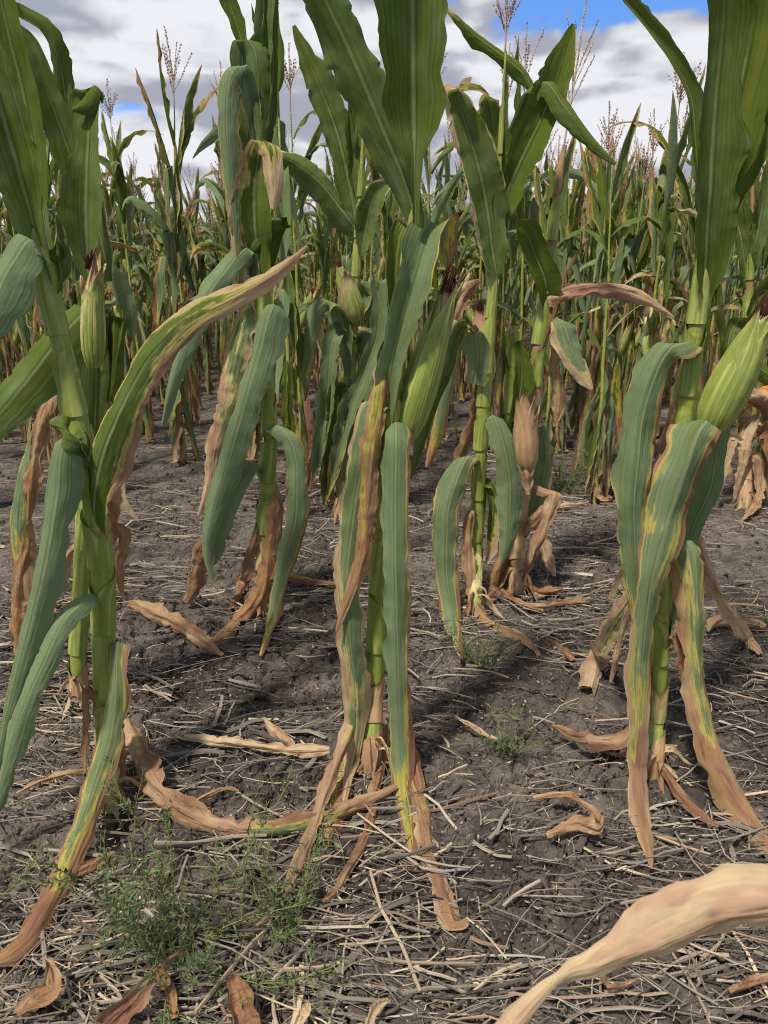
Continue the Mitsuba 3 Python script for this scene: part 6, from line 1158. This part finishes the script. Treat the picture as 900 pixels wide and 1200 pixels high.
middle = sorted([c for c in first if c[1] < 8.4], key=lambda c: c[0] / c[1])
for (x, y) in first:
    side = 'left' if x < -0.18 * y else ('right' if x > 0.18 * y else 'middle')
    if y < 8.4:
        k = middle.index((x, y)) + 1
        label, group = f'corn plant of the middle rows, {ordinal(k)} from the left edge', 'corn plants of the middle rows'
    else:
        label, group = f'distant corn plant with a thin tassel in the far rows, {side} part of the picture', f'corn plants in the far rows, {side}'
    place_plant(x, y, int(rngf.integers(16)), float(rngf.uniform(0, 360)), float(rngf.uniform(0.88, 1.16)), label, group)


def build_far(spots):
    """The corn beyond the plants one can tell apart, as one mesh per tissue."""
    packs = {0: [], 1: []}
    for i in range(20):
        light = i % 2
        rng = np.random.default_rng(500 + i)
        stalk, leaves, ear, (tb, td, tl, nb) = field_plant_recipe(i, rng)
        V, F, U, off = [], [], [], 0

        def put(v, f, u):
            nonlocal off
            V.append(v)
            F.append(f + off)
            U.append(u)
            off += len(v)
        C = curve(stalk, 4)
        v, f = tube(C[:, :3], C[:, 3] * 1.1, 3, False)
        put(v, f, np.tile([5.5, 3.5], (len(v), 1)))
        for j, (P, A, s, c) in enumerate(leaves):
            if light and j < len(leaves) * 0.4:
                continue
            (v, f), uv = ribbon(P, A, ns=5 if light else 6, na=3, curl=c, ruf=0.1, sen=s, seed=i * 17 + j, tone=int(rng.random() < 0.7))
            put(v, f, uv)
        t = np.linspace(0, 1, 2)[:, None]
        for q in range(3 if light else 5):
            d = td if q == 0 else unit(td + rng.normal(0, 0.45, 3))
            v, f = tube(tb + d * tl * (0.9 if q == 0 else 0.55) * t, np.array([0.007, 0.004]), 3, False)
            put(v, f, np.tile([14.5, 7.5], (len(v), 1)))
        packs[light].append((np.vstack(V), np.vstack(F), np.vstack(U)))
    V, F, U, off = [], [], [], 0
    for x, y in spots:
        v, f, u = packs[int(y > 17)][rngf.integers(10)]
        a, s = rngf.uniform(0, 6.28), rngf.uniform(0.9, 1.1)
        R = np.array([[math.cos(a), -math.sin(a), 0], [math.sin(a), math.cos(a), 0], [0, 0, 1]]) * s
        V.append(v @ R.T + [x, y, float(soil_z(x, y))]); F.append(f + off); U.append(u); off += len(v)
    stuff('far_corn', 'corn crop running on to the horizon behind the nearer rows', mikit.ply((np.vstack(V), np.vstack(F)), 'far_leaf_tissue', smooth=True, uv=np.vstack(U)))


build_far(rest)


# ------------------------------------------------------------------ weeds
def weed(x, y, size, nstem, label, seed, flop=0.9, tone=(0.085, 0.118, 0.062)):
    rng = np.random.default_rng(seed + 900)
    key = thing('weed', label, 'weed')
    z0 = float(soil_z(x, y))
    V, F, off = [], [], 0
    LV, LF, LC, loff = [], [], [], 0
    tone = np.array(tone)

    def stem(p, d, l, r, depth):
        nonlocal off, loff
        n = 8
        c = [p]
        dd = d.copy()
        for i in range(n):
            dd = unit(dd + rng.normal(0, 0.12, 3) + np.array([0, 0, 0.05]))
            q = c[-1] + dd * l / n
            q[2] = max(q[2], z0 + 0.01)
            c.append(q)
        c = np.array(c)
        v, f = tube(c, np.linspace(r, r * 0.4, n + 1), 4)
        V.append(v); F.append(f + off); off += len(v)
        m = max(3, int(l / 0.0052))
        t = rng.uniform(0.08, 1, m)
        i0 = np.minimum((t * n).astype(int), n - 1)
        q = c[i0] + (c[i0 + 1] - c[i0]) * (t * n - i0)[:, None]
        tn = unit(c[i0 + 1] - c[i0])
        o = unit(np.cross(tn, rng.normal(size=(m, 3))))
        ld = unit(o + tn * rng.uniform(0.3, 1.2, (m, 1)) + np.array([0, 0, 0.2]))
        ll = (rng.uniform(0.007, 0.018, m) * (1.25 - 0.5 * t) * np.where(rng.random(m) < 0.08, 1.8, 1))[:, None]
        sd = unit(np.cross(ld, rng.normal(size=(m, 3)))) * ll * rng.uniform(0.10, 0.19, (m, 1))
        up = np.cross(sd, ld) * 0.6
        LV.append(np.stack([q, q + ld * ll * 0.45 + sd + up, q + ld * ll, q + ld * ll * 0.45 - sd + up], 1).reshape(-1, 3))
        LF.append((np.array([[0, 1, 2], [0, 2, 3]])[None] + (loff + np.arange(m) * 4)[:, None, None]).reshape(-1, 3))
        loff += 4 * m
        col = tone * rng.uniform(0.7, 1.7, (m, 1)) + np.array([0.05, 0.04, 0]) * (rng.random((m, 1)) < 0.2)
        LC.append(np.repeat(col, 4, 0))
        if depth > 0:
            for i in range(int(l / 0.028)):
                t = rng.uniform(0.12, 0.95)
                q = c[min(int(t * n), n - 1)]
                stem(q.copy(), unit(dd + rng.normal(0, 0.75, 3)), l * rng.uniform(0.2, 0.42) * (1.2 - 0.6 * t), r * 0.55, depth - 1)
    for i in range(nstem):
        a = i * 6.28 / nstem + rng.uniform(-0.5, 0.5)
        el = rng.uniform(0.25, 1.2) if flop > 0.5 else rng.uniform(0.8, 1.4)
        d = np.array([math.cos(a) * math.cos(el), math.sin(a) * math.cos(el), math.sin(el)])
        stem(np.array([x, y, z0]), d, size * rng.uniform(0.6, 1.1), 0.0016, 1)
    m = (np.vstack(V), np.vstack(F))
    part(key, 'stem', mikit.ply(m, 'weed_green', color=np.tile([0.22, 0.24, 0.09], (len(m[0]), 1))))
    k = part(key, 'foliage', mikit.ply((np.vstack(LV), np.vstack(LF)), 'weed_green', color=np.vstack(LC)))
    labels[k] = {'kind': 'stuff', 'label': 'fine narrow weed leaves'}


WEEDS = [
    (-0.4226, 1.1229, 0.4, 13, 'large feathery green weed sprawling in the lower left foreground'),
    (-0.2032, 1.1931, 0.24, 9, 'smaller weed with upright stems right of the large foreground weed'),
    (0.3411, 1.7773, 0.17, 9, 'low feathery weed right of the middle plant'),
    (0.3204, 2.2471, 0.17, 10, 'thin weed under the pale hanging leaf of the slim green plant'),
    (1.3153, 4.408, 0.34, 22, 'low green weed patch right of the half dead plant'),
    (1.084, 4.3168, 0.26, 14, 'green weed close to the right side of the half dead plant'),
    (-0.8672, 1.2473, 0.24, 6, 'weed reaching in from the lower left edge'),
    (-1.3146, 2.881, 0.14, 6, 'small weed at the foot of the second left plant'),
    (-3.5376, 6.9645, 0.45, 20, 'green weed by the left edge between the rows'),
    (1.3845, 2.4625, 0.1, 6, 'small weed at the right edge behind the right front plant'),
]
for i, (x, y, size, n, label) in enumerate(WEEDS):
    weed(x, y, size, n, label, i)
